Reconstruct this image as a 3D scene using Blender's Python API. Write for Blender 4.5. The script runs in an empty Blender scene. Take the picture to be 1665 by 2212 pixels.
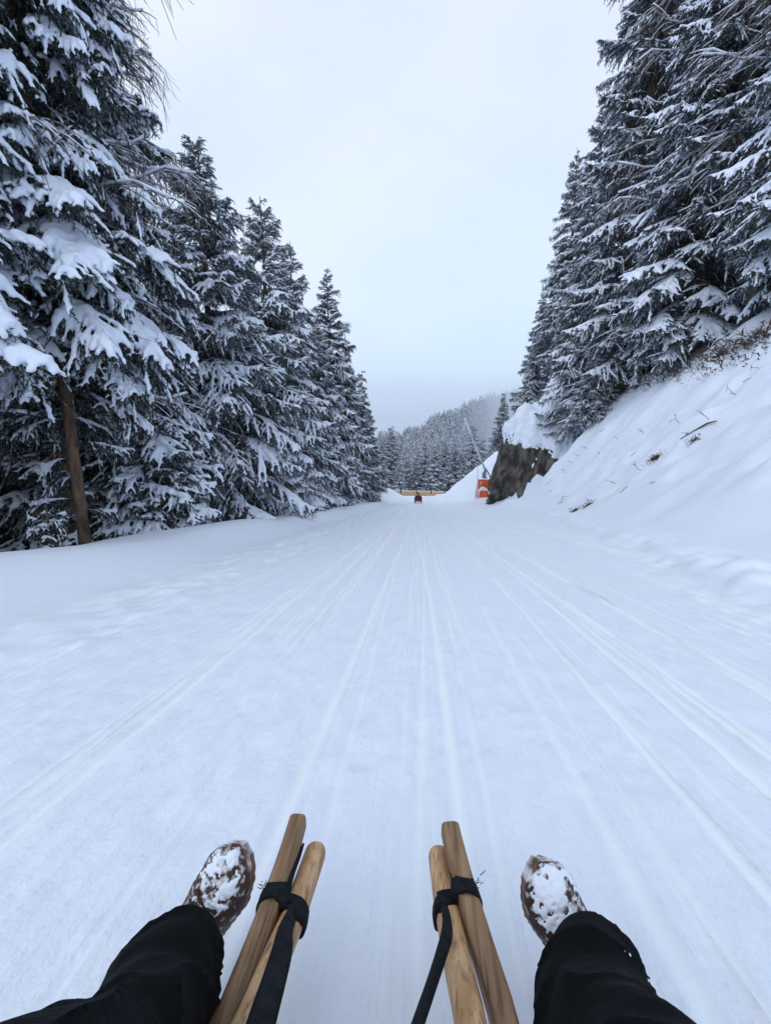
import bpy, bmesh, math, random
import numpy as np
from mathutils import Vector, Matrix, Euler

# ------------------------------------------------------------------ camera, world, light
SC = bpy.context.scene
COL = SC.collection
R = math.radians
PITCH, YAW, SL, ZC = R(11.5), R(4.203), 0.1682, 0.892     # the run falls away at SL; the phone is ZC above it

cam_data = bpy.data.cameras.new("camera")
cam_data.sensor_fit = 'HORIZONTAL'
cam_data.sensor_width = 36.0
cam_data.lens = 36.0 * 1000.0 / 1665.0
cam_data.clip_start, cam_data.clip_end = 0.02, 20000
cam = bpy.data.objects.new("camera", cam_data)
cam.location = (0, 0, ZC)
cam.rotation_euler = (R(90) - PITCH, 0, YAW)
COL.objects.link(cam)
SC.camera = cam

SC.view_settings.view_transform = 'Standard'
SC.view_settings.look = 'None'
SC.view_settings.exposure = 0.0
SC.view_settings.gamma = 1.0
SC.view_settings.use_curve_mapping = False
SC.render.engine = 'CYCLES'
SC.cycles.max_bounces = 6
SC.cycles.diffuse_bounces = 4
SC.cycles.transparent_max_bounces = 4
SC.cycles.volume_bounces = 1
SC.cycles.use_denoising = True

SUN_EL, SUN_ROT = R(38), R(200)
HAZE = 0.0002
world = bpy.data.worlds.new("World")
SC.world = world
world.use_nodes = True
nt = world.node_tree
nt.nodes.clear()
def N(t, loc=None, **kw):
    n = nt.nodes.new(t)
    for k, v in kw.items():
        setattr(n, k, v)
    return n
out = N('ShaderNodeOutputWorld')
bg = N('ShaderNodeBackground')
bg2 = N('ShaderNodeBackground')
addsh = N('ShaderNodeAddShader')
sky = N('ShaderNodeTexSky', sky_type='NISHITA', sun_disc=False, sun_elevation=SUN_EL, sun_rotation=SUN_ROT)
bg.inputs['Strength'].default_value = 0.06
nt.links.new(sky.outputs[0], bg.inputs['Color'])
# the closed cloud deck: paler and brighter overhead, grey-blue towards the horizon, with soft blotches
tc = N('ShaderNodeTexCoord')
sep = N('ShaderNodeSeparateXYZ')
nt.links.new(tc.outputs['Generated'], sep.inputs[0])
ramp = N('ShaderNodeValToRGB')
cr = ramp.color_ramp
cr.interpolation = 'EASE'
cr.elements[0].position = 0.0
cr.elements[0].color = (0.42, 0.54, 0.82, 1)
cr.elements[1].position = 0.62
cr.elements[1].color = (0.76, 0.81, 0.87, 1)
e = cr.elements.new(0.11); e.color = (0.60, 0.695, 0.87, 1)
e = cr.elements.new(0.36); e.color = (0.695, 0.765, 0.87, 1)
nt.links.new(sep.outputs['Z'], ramp.inputs[0])
mp = N('ShaderNodeMapping')
mp.inputs['Scale'].default_value = (1.0, 1.0, 1.8)
nt.links.new(tc.outputs['Generated'], mp.inputs[0])
nz = N('ShaderNodeTexNoise')
nz.inputs['Scale'].default_value = 1.9
nz.inputs['Detail'].default_value = 4
nz.inputs['Roughness'].default_value = 0.5
nt.links.new(mp.outputs[0], nz.inputs['Vector'])
r2 = N('ShaderNodeValToRGB')
r2.color_ramp.elements[0].position = 0.35
r2.color_ramp.elements[0].color = (0.87, 0.91, 0.975, 1)
r2.color_ramp.elements[1].position = 0.68
r2.color_ramp.elements[1].color = (1.10, 1.07, 1.03, 1)
nt.links.new(nz.outputs['Fac'], r2.inputs[0])
mul = N('ShaderNodeMixRGB', blend_type='MULTIPLY')
mul.inputs[0].default_value = 1
nt.links.new(ramp.outputs[0], mul.inputs[1])
nt.links.new(r2.outputs[0], mul.inputs[2])
nt.links.new(mul.outputs[0], bg2.inputs['Color'])
bg2.inputs['Strength'].default_value = 1.02
nt.links.new(bg.outputs[0], addsh.inputs[0])
nt.links.new(bg2.outputs[0], addsh.inputs[1])
nt.links.new(addsh.outputs[0], out.inputs['Surface'])

sun_data = bpy.data.lights.new("sun", 'SUN')
sun_data.energy = 0.5
sun_data.angle = R(60)
sun_data.color = (0.96, 0.98, 1.0)
sun = bpy.data.objects.new("sun", sun_data)
sun.rotation_euler = (R(90) - SUN_EL, 0, R(180) - SUN_ROT)
sun.location = (0, 0, 60)
COL.objects.link(sun)

# ------------------------------------------------------------------ camera helpers (photo pixels at 1665 wide -> real points)
cy, sy, cp, sp_ = math.cos(YAW), math.sin(YAW), math.cos(PITCH), math.sin(PITCH)
RGT = np.array([cy, sy, 0.0])
FWD = np.array([-sy * cp, cy * cp, -sp_])
UPV = np.array([-sy * sp_, cy * sp_, cp])
CAM = np.array([0, 0, ZC])
def ray(u, v):
    return FWD + (u - 832.5) / 1000.0 * RGT + (1105.7 - v) / 1000.0 * UPV
def PD(u, v, d):
    return CAM + d * ray(u, v)
def PY(u, v, y):
    r = ray(u, v)
    return CAM + r * (y / r[1])
def SP(u, v, h):
    r = ray(u, v)
    return CAM + r * ((h - ZC) / (r[2] + SL * r[1]))

# ------------------------------------------------------------------ noise
_rs = np.random.RandomState(7)
_T = _rs.rand(64, 64, 64)
def n3(p, f=1.0, o=0.0):
    q = np.asarray(p, float) * f + o
    i = np.floor(q).astype(int)
    t = q - i
    t = t * t * (3 - 2 * t)
    i0, i1 = i & 63, (i + 1) & 63
    def g(a, b, c):
        return _T[a, b, c]
    x0, y0, z0, x1, y1, z1 = i0[..., 0], i0[..., 1], i0[..., 2], i1[..., 0], i1[..., 1], i1[..., 2]
    tx, ty, tz = t[..., 0], t[..., 1], t[..., 2]
    c00 = g(x0, y0, z0) * (1 - tx) + g(x1, y0, z0) * tx
    c10 = g(x0, y1, z0) * (1 - tx) + g(x1, y1, z0) * tx
    c01 = g(x0, y0, z1) * (1 - tx) + g(x1, y0, z1) * tx
    c11 = g(x0, y1, z1) * (1 - tx) + g(x1, y1, z1) * tx
    return ((c00 * (1 - ty) + c10 * ty) * (1 - tz) + (c01 * (1 - ty) + c11 * ty) * tz) * 2 - 1
def fb3(p, f=1.0, oct=4, o=0.0, rough=0.5):
    s, a = 0.0, 1.0
    for k in range(oct):
        s = s + a * n3(p, f, o + 17.3 * k)
        f *= 2.03
        a *= rough
    return s
def n2(x, y, f=1.0, o=0.0):
    x, y = np.broadcast_arrays(np.asarray(x, float), np.asarray(y, float))
    return n3(np.stack([x, y, np.full_like(x, 3.37 + o)], -1), f, 0.0)
def sstep(a, b, x):
    t = np.clip((x - a) / (b - a), 0, 1)
    return t * t * (3 - 2 * t)

# ------------------------------------------------------------------ object helpers
def mesh_np(name, V, faces, smooth=True, mat_idx=None):
    me = bpy.data.meshes.new(name)
    V = np.ascontiguousarray(V, dtype=np.float32)
    fl = [np.asarray(f, dtype=np.int32) for f in (faces if isinstance(faces, list) else [faces]) if len(f)]
    nl = sum(f.size for f in fl)
    nf = sum(len(f) for f in fl)
    me.vertices.add(len(V))
    me.vertices.foreach_set('co', V.ravel())
    me.loops.add(nl)
    me.loops.foreach_set('vertex_index', np.concatenate([f.ravel() for f in fl]).astype(np.int32))
    me.polygons.add(nf)
    tot = np.concatenate([np.full(len(f), f.shape[1], np.int32) for f in fl])
    st = np.concatenate([[0], np.cumsum(tot)[:-1]]).astype(np.int32)
    me.polygons.foreach_set('loop_start', st)
    me.polygons.foreach_set('loop_total', tot)
    me.polygons.foreach_set('use_smooth', np.full(nf, smooth, dtype=bool))
    if mat_idx is not None:
        me.polygons.foreach_set('material_index', np.asarray(mat_idx, np.int32))
    me.update(calc_edges=True)
    me.validate()
    return me
def ob(name, me, mat=None, parent=None, loc=None, rot=None, scale=None):
    o = bpy.data.objects.new(name, me)
    COL.objects.link(o)
    if mat is not None and me is not None and len(me.materials) == 0:
        for m in (mat if isinstance(mat, (list, tuple)) else [mat]):
            me.materials.append(m)
    if parent is not None:
        o.parent = parent
    if loc is not None:
        o.location = loc
    if rot is not None:
        o.rotation_euler = rot
    if scale is not None:
        o.scale = scale
    return o
def tag(o, label, cat=None, group=None, kind=None):
    if label: o['label'] = label
    if cat: o['category'] = cat
    if group: o['group'] = group
    if kind: o['kind'] = kind
    return o
def thing(name, label, cat, loc=(0, 0, 0), group=None, rot=None):
    o = ob(name, None, loc=tuple(loc), rot=rot)
    o.empty_display_size = 0.2
    return tag(o, label, cat, group)

class MB:
    """collects pieces of one mesh"""
    def __init__(s):
        s.V, s.F3, s.F4, s.n = [], [], [], 0
    def add(s, V, F3=None, F4=None):
        V = np.asarray(V, float)
        if F3 is not None and len(F3): s.F3.append(np.asarray(F3, int) + s.n)
        if F4 is not None and len(F4): s.F4.append(np.asarray(F4, int) + s.n)
        s.V.append(V)
        s.n += len(V)
    def tube(s, P, r, n=6, cap=True, ry=None, up=(0, 0, 1), twist=0.0, sec=None):
        """P (m,3) centres; r radius or per-point list; ry second radius (towards up); sec: unit section (n,2)"""
        P = np.asarray(P, float)
        m = len(P)
        r = np.broadcast_to(np.asarray(r, float), (m,))
        ry = r if ry is None else np.broadcast_to(np.asarray(ry, float), (m,))
        T = np.gradient(P, axis=0)
        T /= np.linalg.norm(T, axis=1)[:, None] + 1e-12
        up = np.asarray(up, float)
        if up.ndim == 1:
            U = np.tile(up, (m, 1))
            bad = np.abs(T @ up) > 0.97
            if bad.any(): U[bad] = (0.13, 0.99, 0.05)
        else:
            U = up
        A = np.cross(T, U)
        A /= np.linalg.norm(A, axis=1)[:, None] + 1e-12
        B = np.cross(A, T)
        if sec is None:
            a = np.arange(n) / n * 2 * math.pi + twist
            sec = np.stack([np.cos(a), np.sin(a)], 1)
        else:
            n = len(sec)
        V = P[:, None, :] + A[:, None, :] * (sec[None, :, 0, None] * r[:, None, None]) + B[:, None, :] * (sec[None, :, 1, None] * ry[:, None, None])
        V = V.reshape(-1, 3)
        i = np.arange(m - 1)[:, None] * n
        j = np.arange(n)[None, :]
        k = (j + 1) % n
        F4 = np.stack([i + j, i + k, i + n + k, i + n + j], -1).reshape(-1, 4)
        F3 = None
        if cap:
            V = np.vstack([V, P[0], P[-1]])
            c0, c1 = m * n, m * n + 1
            jj = np.arange(n); kk = (jj + 1) % n
            F3 = np.vstack([np.stack([np.full(n, c0), kk, jj], 1), np.stack([np.full(n, c1), (m - 1) * n + jj, (m - 1) * n + kk], 1)])
        s.add(V, None if F3 is None else F3[:, ::-1], F4[:, ::-1])
    def box(s, c, sz, M=None):
        c = np.asarray(c, float); h = np.asarray(sz, float) / 2
        q = np.array([[-1,-1,-1],[1,-1,-1],[1,1,-1],[-1,1,-1],[-1,-1,1],[1,-1,1],[1,1,1],[-1,1,1]], float) * h
        if M is not None: q = q @ np.asarray(M, float).T
        s.add(q + c, None, [[0,3,2,1],[4,5,6,7],[0,1,5,4],[1,2,6,5],[2,3,7,6],[3,0,4,7]])
    def sphere(s, c, rad, nu=12, nv=8, M=None):
        th = np.linspace(0, math.pi, nv + 1)[1:-1]
        ph = np.arange(nu) / nu * 2 * math.pi
        q = np.stack([np.sin(th)[:, None] * np.cos(ph), np.sin(th)[:, None] * np.sin(ph), np.cos(th)[:, None] * np.ones(nu)], -1).reshape(-1, 3)
        q = np.vstack([q, [0, 0, 1], [0, 0, -1]]) * np.asarray(rad, float)
        if M is not None: q = q @ np.asarray(M, float).T
        m = nv - 1
        i = np.arange(m - 1)[:, None] * nu; j = np.arange(nu)[None]; k = (j + 1) % nu
        F4 = np.stack([i + j, i + nu + j, i + nu + k, i + k], -1).reshape(-1, 4)
        jj = np.arange(nu); kk = (jj + 1) % nu
        F3 = np.vstack([np.stack([np.full(nu, m * nu), jj, kk], 1), np.stack([np.full(nu, m * nu + 1), (m - 1) * nu + kk, (m - 1) * nu + jj], 1)])
        s.add(q + np.asarray(c, float), F3, F4)
    def data(s):
        V = np.vstack(s.V)
        fs = []
        if s.F3: fs.append(np.vstack(s.F3))
        if s.F4: fs.append(np.vstack(s.F4))
        return V, fs
    def mesh(s, name, smooth=True):
        V, fs = s.data()
        return mesh_np(name, V, fs, smooth)
    def build(s, name, mat, parent=None, smooth=True, **kw):
        return ob(name, s.mesh(name, smooth), mat, parent, **kw)

def modded(me, setup):
    """a mesh run through modifiers, as new mesh data"""
    o = bpy.data.objects.new("work", me)
    COL.objects.link(o)
    setup(o)
    dg = bpy.context.evaluated_depsgraph_get()
    m2 = bpy.data.meshes.new_from_object(o.evaluated_get(dg))
    bpy.data.objects.remove(o)
    bpy.data.meshes.remove(me)
    return m2
def remesh(me, vox, smooth_it=0, name=None):
    def su(o):
        m = o.modifiers.new("r", 'REMESH'); m.mode = 'VOXEL'; m.voxel_size = vox; m.use_smooth_shade = True
        if smooth_it:
            q = o.modifiers.new("s", 'SMOOTH'); q.iterations = smooth_it; q.factor = 0.5
    m2 = modded(me, su)
    m2.polygons.foreach_set('use_smooth', np.ones(len(m2.polygons), bool))
    if name: m2.name = name
    return m2
def verts(me):
    a = np.empty(len(me.vertices) * 3, np.float32); me.vertices.foreach_get('co', a); return a.reshape(-1, 3)
def norms(me):
    a = np.empty(len(me.vertices) * 3, np.float32); me.vertex_normals.foreach_get('vector', a); return a.reshape(-1, 3)
def setv(me, V):
    me.vertices.foreach_set('co', np.ascontiguousarray(V, np.float32).ravel()); me.update()
def box_mesh(sz, bev=0.01, seg=2, name="box"):
    bm = bmesh.new()
    bmesh.ops.create_cube(bm, size=1)
    for v in bm.verts: v.co = Vector((v.co.x * sz[0], v.co.y * sz[1], v.co.z * sz[2]))
    if bev: bmesh.ops.bevel(bm, geom=bm.edges[:], offset=bev, segments=seg, affect='EDGES', profile=0.5)
    me = bpy.data.meshes.new(name); bm.to_mesh(me); bm.free()
    return me

# ------------------------------------------------------------------ materials
def mat(name, col, rough=0.6, spec=0.3, col2=None, nscale=8.0, nstretch=(1, 1, 1), bump=0.0, bscale=None, bdist=0.01, detail=4, lo=0.35, hi=0.65, metal=0.0):
    m = bpy.data.materials.new(name); m.use_nodes = True
    t = m.node_tree; b = t.nodes['Principled BSDF']
    b.inputs['Base Color'].default_value = (*col, 1)
    b.inputs['Roughness'].default_value = rough
    b.inputs['Specular IOR Level'].default_value = spec
    b.inputs['Metallic'].default_value = metal
    if col2 is not None or bump:
        c = t.nodes.new('ShaderNodeTexCoord'); mpn = t.nodes.new('ShaderNodeMapping')
        mpn.inputs['Scale'].default_value = nstretch
        t.links.new(c.outputs['Object'], mpn.inputs[0])
    if col2 is not None:
        nzn = t.nodes.new('ShaderNodeTexNoise'); nzn.inputs['Scale'].default_value = nscale; nzn.inputs['Detail'].default_value = detail
        t.links.new(mpn.outputs[0], nzn.inputs['Vector'])
        rp = t.nodes.new('ShaderNodeValToRGB')
        rp.color_ramp.elements[0].position = lo; rp.color_ramp.elements[1].position = hi
        rp.color_ramp.elements[0].color = (*col, 1); rp.color_ramp.elements[1].color = (*col2, 1)
        t.links.new(nzn.outputs['Fac'], rp.inputs[0]); t.links.new(rp.outputs[0], b.inputs['Base Color'])
    if bump:
        n2_ = t.nodes.new('ShaderNodeTexNoise'); n2_.inputs['Scale'].default_value = bscale or nscale * 2; n2_.inputs['Detail'].default_value = 5
        t.links.new(mpn.outputs[0], n2_.inputs['Vector'])
        bu = t.nodes.new('ShaderNodeBump'); bu.inputs['Strength'].default_value = bump; bu.inputs['Distance'].default_value = bdist
        t.links.new(n2_.outputs['Fac'], bu.inputs['Height']); t.links.new(bu.outputs[0], b.inputs['Normal'])
    return m
def dust(m, amount=0.6, scale=30.0, colr=(0.80, 0.84, 0.89)):
    """snow dust caught on the upper faces and in patches"""
    t = m.node_tree; b = t.nodes['Principled BSDF']
    src = b.inputs['Base Color'].links[0].from_socket if b.inputs['Base Color'].links else None
    g = t.nodes.new('ShaderNodeNewGeometry'); s = t.nodes.new('ShaderNodeSeparateXYZ')
    t.links.new(g.outputs['True Normal'], s.inputs[0])
    ab = t.nodes.new('ShaderNodeMath'); ab.operation = 'ABSOLUTE'; t.links.new(s.outputs['Z'], ab.inputs[0])
    c = t.nodes.new('ShaderNodeTexCoord')
    n_ = t.nodes.new('ShaderNodeTexNoise'); n_.inputs['Scale'].default_value = scale; n_.inputs['Detail'].default_value = 3
    t.links.new(c.outputs['Object'], n_.inputs['Vector'])
    mu = t.nodes.new('ShaderNodeMath'); mu.operation = 'MULTIPLY_ADD'
    t.links.new(ab.outputs[0], mu.inputs[0]); mu.inputs[1].default_value = 0.25; t.links.new(n_.outputs['Fac'], mu.inputs[2])
    rp = t.nodes.new('ShaderNodeValToRGB'); rp.color_ramp.elements[0].position = 0.62; rp.color_ramp.elements[1].position = 0.80
    rp.color_ramp.elements[0].color = (0, 0, 0, 1); rp.color_ramp.elements[1].color = (amount, amount, amount, 1)
    t.links.new(mu.outputs[0], rp.inputs[0])
    mx = t.nodes.new('ShaderNodeMixRGB'); t.links.new(rp.outputs[0], mx.inputs[0])
    if src: t.links.new(src, mx.inputs[1])
    else: mx.inputs[1].default_value = b.inputs['Base Color'].default_value
    mx.inputs[2].default_value = (*colr, 1)
    t.links.new(mx.outputs[0], b.inputs['Base Color'])
    return m
SNOWC = (0.80, 0.87, 0.985)
M = {}
M['snow'] = mat('snow', SNOWC, 0.65, 0.2)
M['snow_ground'] = mat('snow_ground', SNOWC, 0.62, 0.2)
def ground_bump(m):
    t = m.node_tree; b = t.nodes['Principled BSDF']
    c = t.nodes.new('ShaderNodeTexCoord')
    sx = t.nodes.new('ShaderNodeSeparateXYZ'); t.links.new(c.outputs['Object'], sx.inputs[0])
    ab = t.nodes.new('ShaderNodeMath'); ab.operation = 'ABSOLUTE'; t.links.new(sx.outputs['X'], ab.inputs[0])
    mr = t.nodes.new('ShaderNodeMapRange'); mr.interpolation_type = 'SMOOTHSTEP'
    mr.inputs['From Min'].default_value = 3.9; mr.inputs['From Max'].default_value = 2.8
    t.links.new(ab.outputs[0], mr.inputs['Value'])
    at_n = t.nodes.new('ShaderNodeAttribute'); at_n.attribute_name = 'pressed'
    inv = t.nodes.new('ShaderNodeMath'); inv.operation = 'MULTIPLY_ADD'; inv.inputs[1].default_value = -.85; inv.inputs[2].default_value = .9
    t.links.new(at_n.outputs['Fac'], inv.inputs[0])
    mxc = t.nodes.new('ShaderNodeMixRGB'); t.links.new(at_n.outputs['Fac'], mxc.inputs[0])
    mxc.inputs[1].default_value = (*SNOWC, 1); mxc.inputs[2].default_value = (.90, .95, 1.0, 1); t.links.new(mxc.outputs[0], b.inputs['Base Color'])
    prev = None
    for sc, st, d, run in ((44.0, (1, 0.55, 1), 0.0055, 0), (120.0, (1, 0.6, 1), 0.0025, 0), (30.0, (1, 0.004, 0.0), 0.0055, 1), (75.0, (1, 0.006, 0.0), 0.0038, 1)):
        mpn = t.nodes.new('ShaderNodeMapping'); mpn.inputs['Scale'].default_value = st
        t.links.new(c.outputs['Object'], mpn.inputs[0])
        n_ = t.nodes.new('ShaderNodeTexNoise'); n_.inputs['Scale'].default_value = sc; n_.inputs['Detail'].default_value = 3
        t.links.new(mpn.outputs[0], n_.inputs['Vector'])
        h_ = n_.outputs['Fac']
        if run:
            mu = t.nodes.new('ShaderNodeMath'); mu.operation = 'MULTIPLY'
            t.links.new(h_, mu.inputs[0]); t.links.new(mr.outputs[0], mu.inputs[1]); h_ = mu.outputs[0]
        bu = t.nodes.new('ShaderNodeBump'); bu.inputs['Distance'].default_value = d
        t.links.new(inv.outputs[0], bu.inputs['Strength']); t.links.new(h_, bu.inputs['Height'])
        if prev: t.links.new(prev.outputs[0], bu.inputs['Normal'])
        prev = bu
    t.links.new(prev.outputs[0], b.inputs['Normal'])
ground_bump(M['snow_ground'])
M['needle'] = dust(mat('needle', (0.011, 0.020, 0.016), 0.75, 0.1, (0.036, 0.048, 0.038), 3.0), 0.34, 22)
M['needle_far'] = dust(mat('needle_far', (0.010, 0.019, 0.015), 0.75, 0.1, (0.036, 0.048, 0.038), 1.5), 0.40, 5)
M['needle_frosted'] = dust(mat('needle_frosted', (0.014, 0.024, 0.020), 0.75, 0.1, (0.050, 0.062, 0.054), 3.0), 0.85, 26)
M['needle_hill'] = mat('needle_hill', (0.012, 0.020, 0.018), 0.8, 0.1, (0.040, 0.050, 0.045), .5)
M['bark'] = mat('bark', (0.065, 0.045, 0.034), 0.85, 0.2, (0.19, 0.125, 0.085), 14, (1, 1, 0.25), 0.8, 30, 0.02)
M['twig'] = dust(mat('twig', (0.075, 0.055, 0.048), 0.8, 0.2, (0.15, 0.115, 0.10), 6), 0.6, 16)
M['stick'] = mat('stick', (0.06, 0.045, 0.038), 0.85, 0.2, (0.15, 0.10, 0.07), 12)
M['earth'] = mat('earth', (0.03, 0.022, 0.016), 0.9, 0.1, (0.10, 0.065, 0.04), 9, bump=0.6, bscale=25, bdist=0.03)
M['grass'] = mat('dry_grass', (0.07, 0.05, 0.03), 0.85, 0.1, (0.19, 0.13, 0.075), 5)
M['rock'] = mat('rock', (0.022, 0.021, 0.019), 0.8, 0.3, (0.20, 0.175, 0.15), 1.9, (1, 1, 0.40), 1.0, 5, 0.16, detail=9, lo=0.40, hi=0.74)
def wood(name, c1, c2, c3):
    """long grain along the bars, darker latewood lines, a few knots of dirt"""
    m = mat(name, c1, 0.55, 0.3, c2, 4.0, (14, 0.9, 14), 0.12, 12, 0.002, detail=6, lo=0.36, hi=0.66)
    t = m.node_tree; b = t.nodes['Principled BSDF']; src = b.inputs['Base Color'].links[0].from_socket
    c = t.nodes.new('ShaderNodeTexCoord'); mpn = t.nodes.new('ShaderNodeMapping'); mpn.inputs['Scale'].default_value = (160, 5, 160)
    t.links.new(c.outputs['Object'], mpn.inputs[0])
    n_ = t.nodes.new('ShaderNodeTexNoise'); n_.inputs['Scale'].default_value = 1.0; n_.inputs['Detail'].default_value = 3
    t.links.new(mpn.outputs[0], n_.inputs['Vector'])
    rp = t.nodes.new('ShaderNodeValToRGB'); rp.color_ramp.elements[0].position = .50; rp.color_ramp.elements[1].position = .72
    t.links.new(n_.outputs['Fac'], rp.inputs[0])
    mx = t.nodes.new('ShaderNodeMixRGB'); t.links.new(rp.outputs[0], mx.inputs[0]); t.links.new(src, mx.inputs[1]); mx.inputs[2].default_value = (*c3, 1)
    n3_ = t.nodes.new('ShaderNodeTexNoise'); n3_.inputs['Scale'].default_value = 22; n3_.inputs['Detail'].default_value = 5
    t.links.new(c.outputs['Object'], n3_.inputs['Vector'])
    r3 = t.nodes.new('ShaderNodeValToRGB'); r3.color_ramp.elements[0].position = .56; r3.color_ramp.elements[1].position = .80
    r3.color_ramp.elements[0].color = (0, 0, 0, 1); r3.color_ramp.elements[1].color = (.65, .65, .65, 1)
    t.links.new(n3_.outputs['Fac'], r3.inputs[0])
    m2_ = t.nodes.new('ShaderNodeMixRGB'); t.links.new(r3.outputs[0], m2_.inputs[0]); t.links.new(mx.outputs[0], m2_.inputs[1]); m2_.inputs[2].default_value = (c3[0] * .6, c3[1] * .6, c3[2] * .6, 1)
    t.links.new(m2_.outputs[0], b.inputs['Base Color'])
    return m
M['wood_light'] = wood('ash_wood_light', (0.44, 0.255, 0.125), (0.66, 0.44, 0.255), (0.27, 0.145, 0.070))
M['wood_dark'] = wood('ash_wood_dark', (0.19, 0.115, 0.062), (0.36, 0.235, 0.138), (0.10, 0.062, 0.035))
M['strap'] = mat('strap', (0.007, 0.009, 0.012), 0.9, 0.15, (0.016, 0.019, 0.024), 60, bump=0.5, bscale=160, bdist=0.003)
M['trousers'] = mat('trouser_cloth', (0.0022, 0.003, 0.004), 0.85, 0.09, (0.0045, 0.006, 0.0075), 9, bump=0.5, bscale=26, bdist=0.010)
M['leather'] = dust(mat('shoe_leather', (0.035, 0.018, 0.013), 0.6, 0.35, (0.085, 0.042, 0.030), 25, bump=0.3, bscale=90, bdist=0.003), .8, 95)
M['sole'] = dust(mat('shoe_sole', (0.26, 0.15, 0.10), 0.7, 0.3, (0.13, 0.08, 0.06), 20), .8, 30)
M['lace'] = mat('lace', (0.05, 0.035, 0.03), 0.8, 0.2)
M['orange'] = mat('orange_cover', (0.74, 0.13, 0.030), 0.55, 0.35, (0.62, 0.095, 0.022), 2.5, bump=0.3, bscale=4, bdist=0.03)
M['pale_panel'] = mat('frosted_panel', (0.62, 0.58, 0.62), 0.6, 0.2, (0.70, 0.46, 0.44), 4)
M['print_white'] = mat('white_print', (0.80, 0.74, 0.70), 0.6, 0.2)
M['print_pink'] = mat('pink_print', (0.66, 0.30, 0.27), 0.6, 0.2)
M['metal'] = mat('grey_metal', (0.15, 0.16, 0.17), 0.45, 0.4, (0.24, 0.25, 0.27), 6)
M['mast'] = mat('frosted_mast', (0.62, 0.66, 0.70), 0.5, 0.3, (0.80, 0.83, 0.87), 3)
M['hose'] = mat('dark_hose', (0.05, 0.065, 0.09), 0.6, 0.3)
M['post'] = mat('green_post', (0.010, 0.045, 0.045), 0.55, 0.35, (0.018, 0.062, 0.058), 5)
M['plank'] = mat('fresh_plank', (0.56, 0.32, 0.16), 0.7, 0.2, (0.70, 0.44, 0.25), 3.0, (0.6, 0.6, 8))
M['jacket'] = mat('red_jacket', (0.105, 0.022, 0.026), 0.8, 0.2, (0.15, 0.032, 0.036), 8)
M['dark_cloth'] = mat('dark_cloth', (0.018, 0.020, 0.030), 0.85, 0.15)
M['hat'] = mat('dark_hat', (0.020, 0.014, 0.014), 0.85, 0.15)
M['skin'] = mat('skin', (0.45, 0.27, 0.20), 0.6, 0.3)
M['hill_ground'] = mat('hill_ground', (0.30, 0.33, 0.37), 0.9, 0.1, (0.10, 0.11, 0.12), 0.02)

# ------------------------------------------------------------------ the shape of the land
_ty = np.arange(-20, 1200, 0.25)
_toe = np.interp(_ty, [-20, 0, 7, 18, 30, 33.5, 36, 39.5, 41.5, 47, 50.5, 53, 56, 60, 70, 84, 1200], [3.6, 4.4, 5.2, 6.0, 6.6, 7.2, 11.6, 11.6, 8.0, 8.2, 8.8, 7.2, 5.2, 3.3, 3.9, 5.0, 12])
_kb = np.interp(_ty, [-20, 0, 18, 30, 35, 39, 41.5, 47, 52, 58, 1200], [.9, .95, 1.06, 1.26, 1.3, 3.0, 4.2, 3.6, 1.1, .86, .8])
_ker = np.exp(-0.5 * (np.arange(-8, 9) / 3.0) ** 2); _ker /= _ker.sum()
_toe = np.convolve(np.pad(_toe, 8, mode='edge'), _ker, 'valid')
_kb = np.convolve(np.pad(_kb, 8, mode='edge'), _ker, 'valid')
def toe(y): return np.interp(y, _ty, _toe)
def xr(y): return np.minimum(2.25 + 0.165 * np.maximum(y, 0), toe(y) - 1.1)
def zroad(y): return -SL * y + 0.95 * sstep(42, 63, y) - 0.22 * np.maximum(y - 92, 0)
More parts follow.
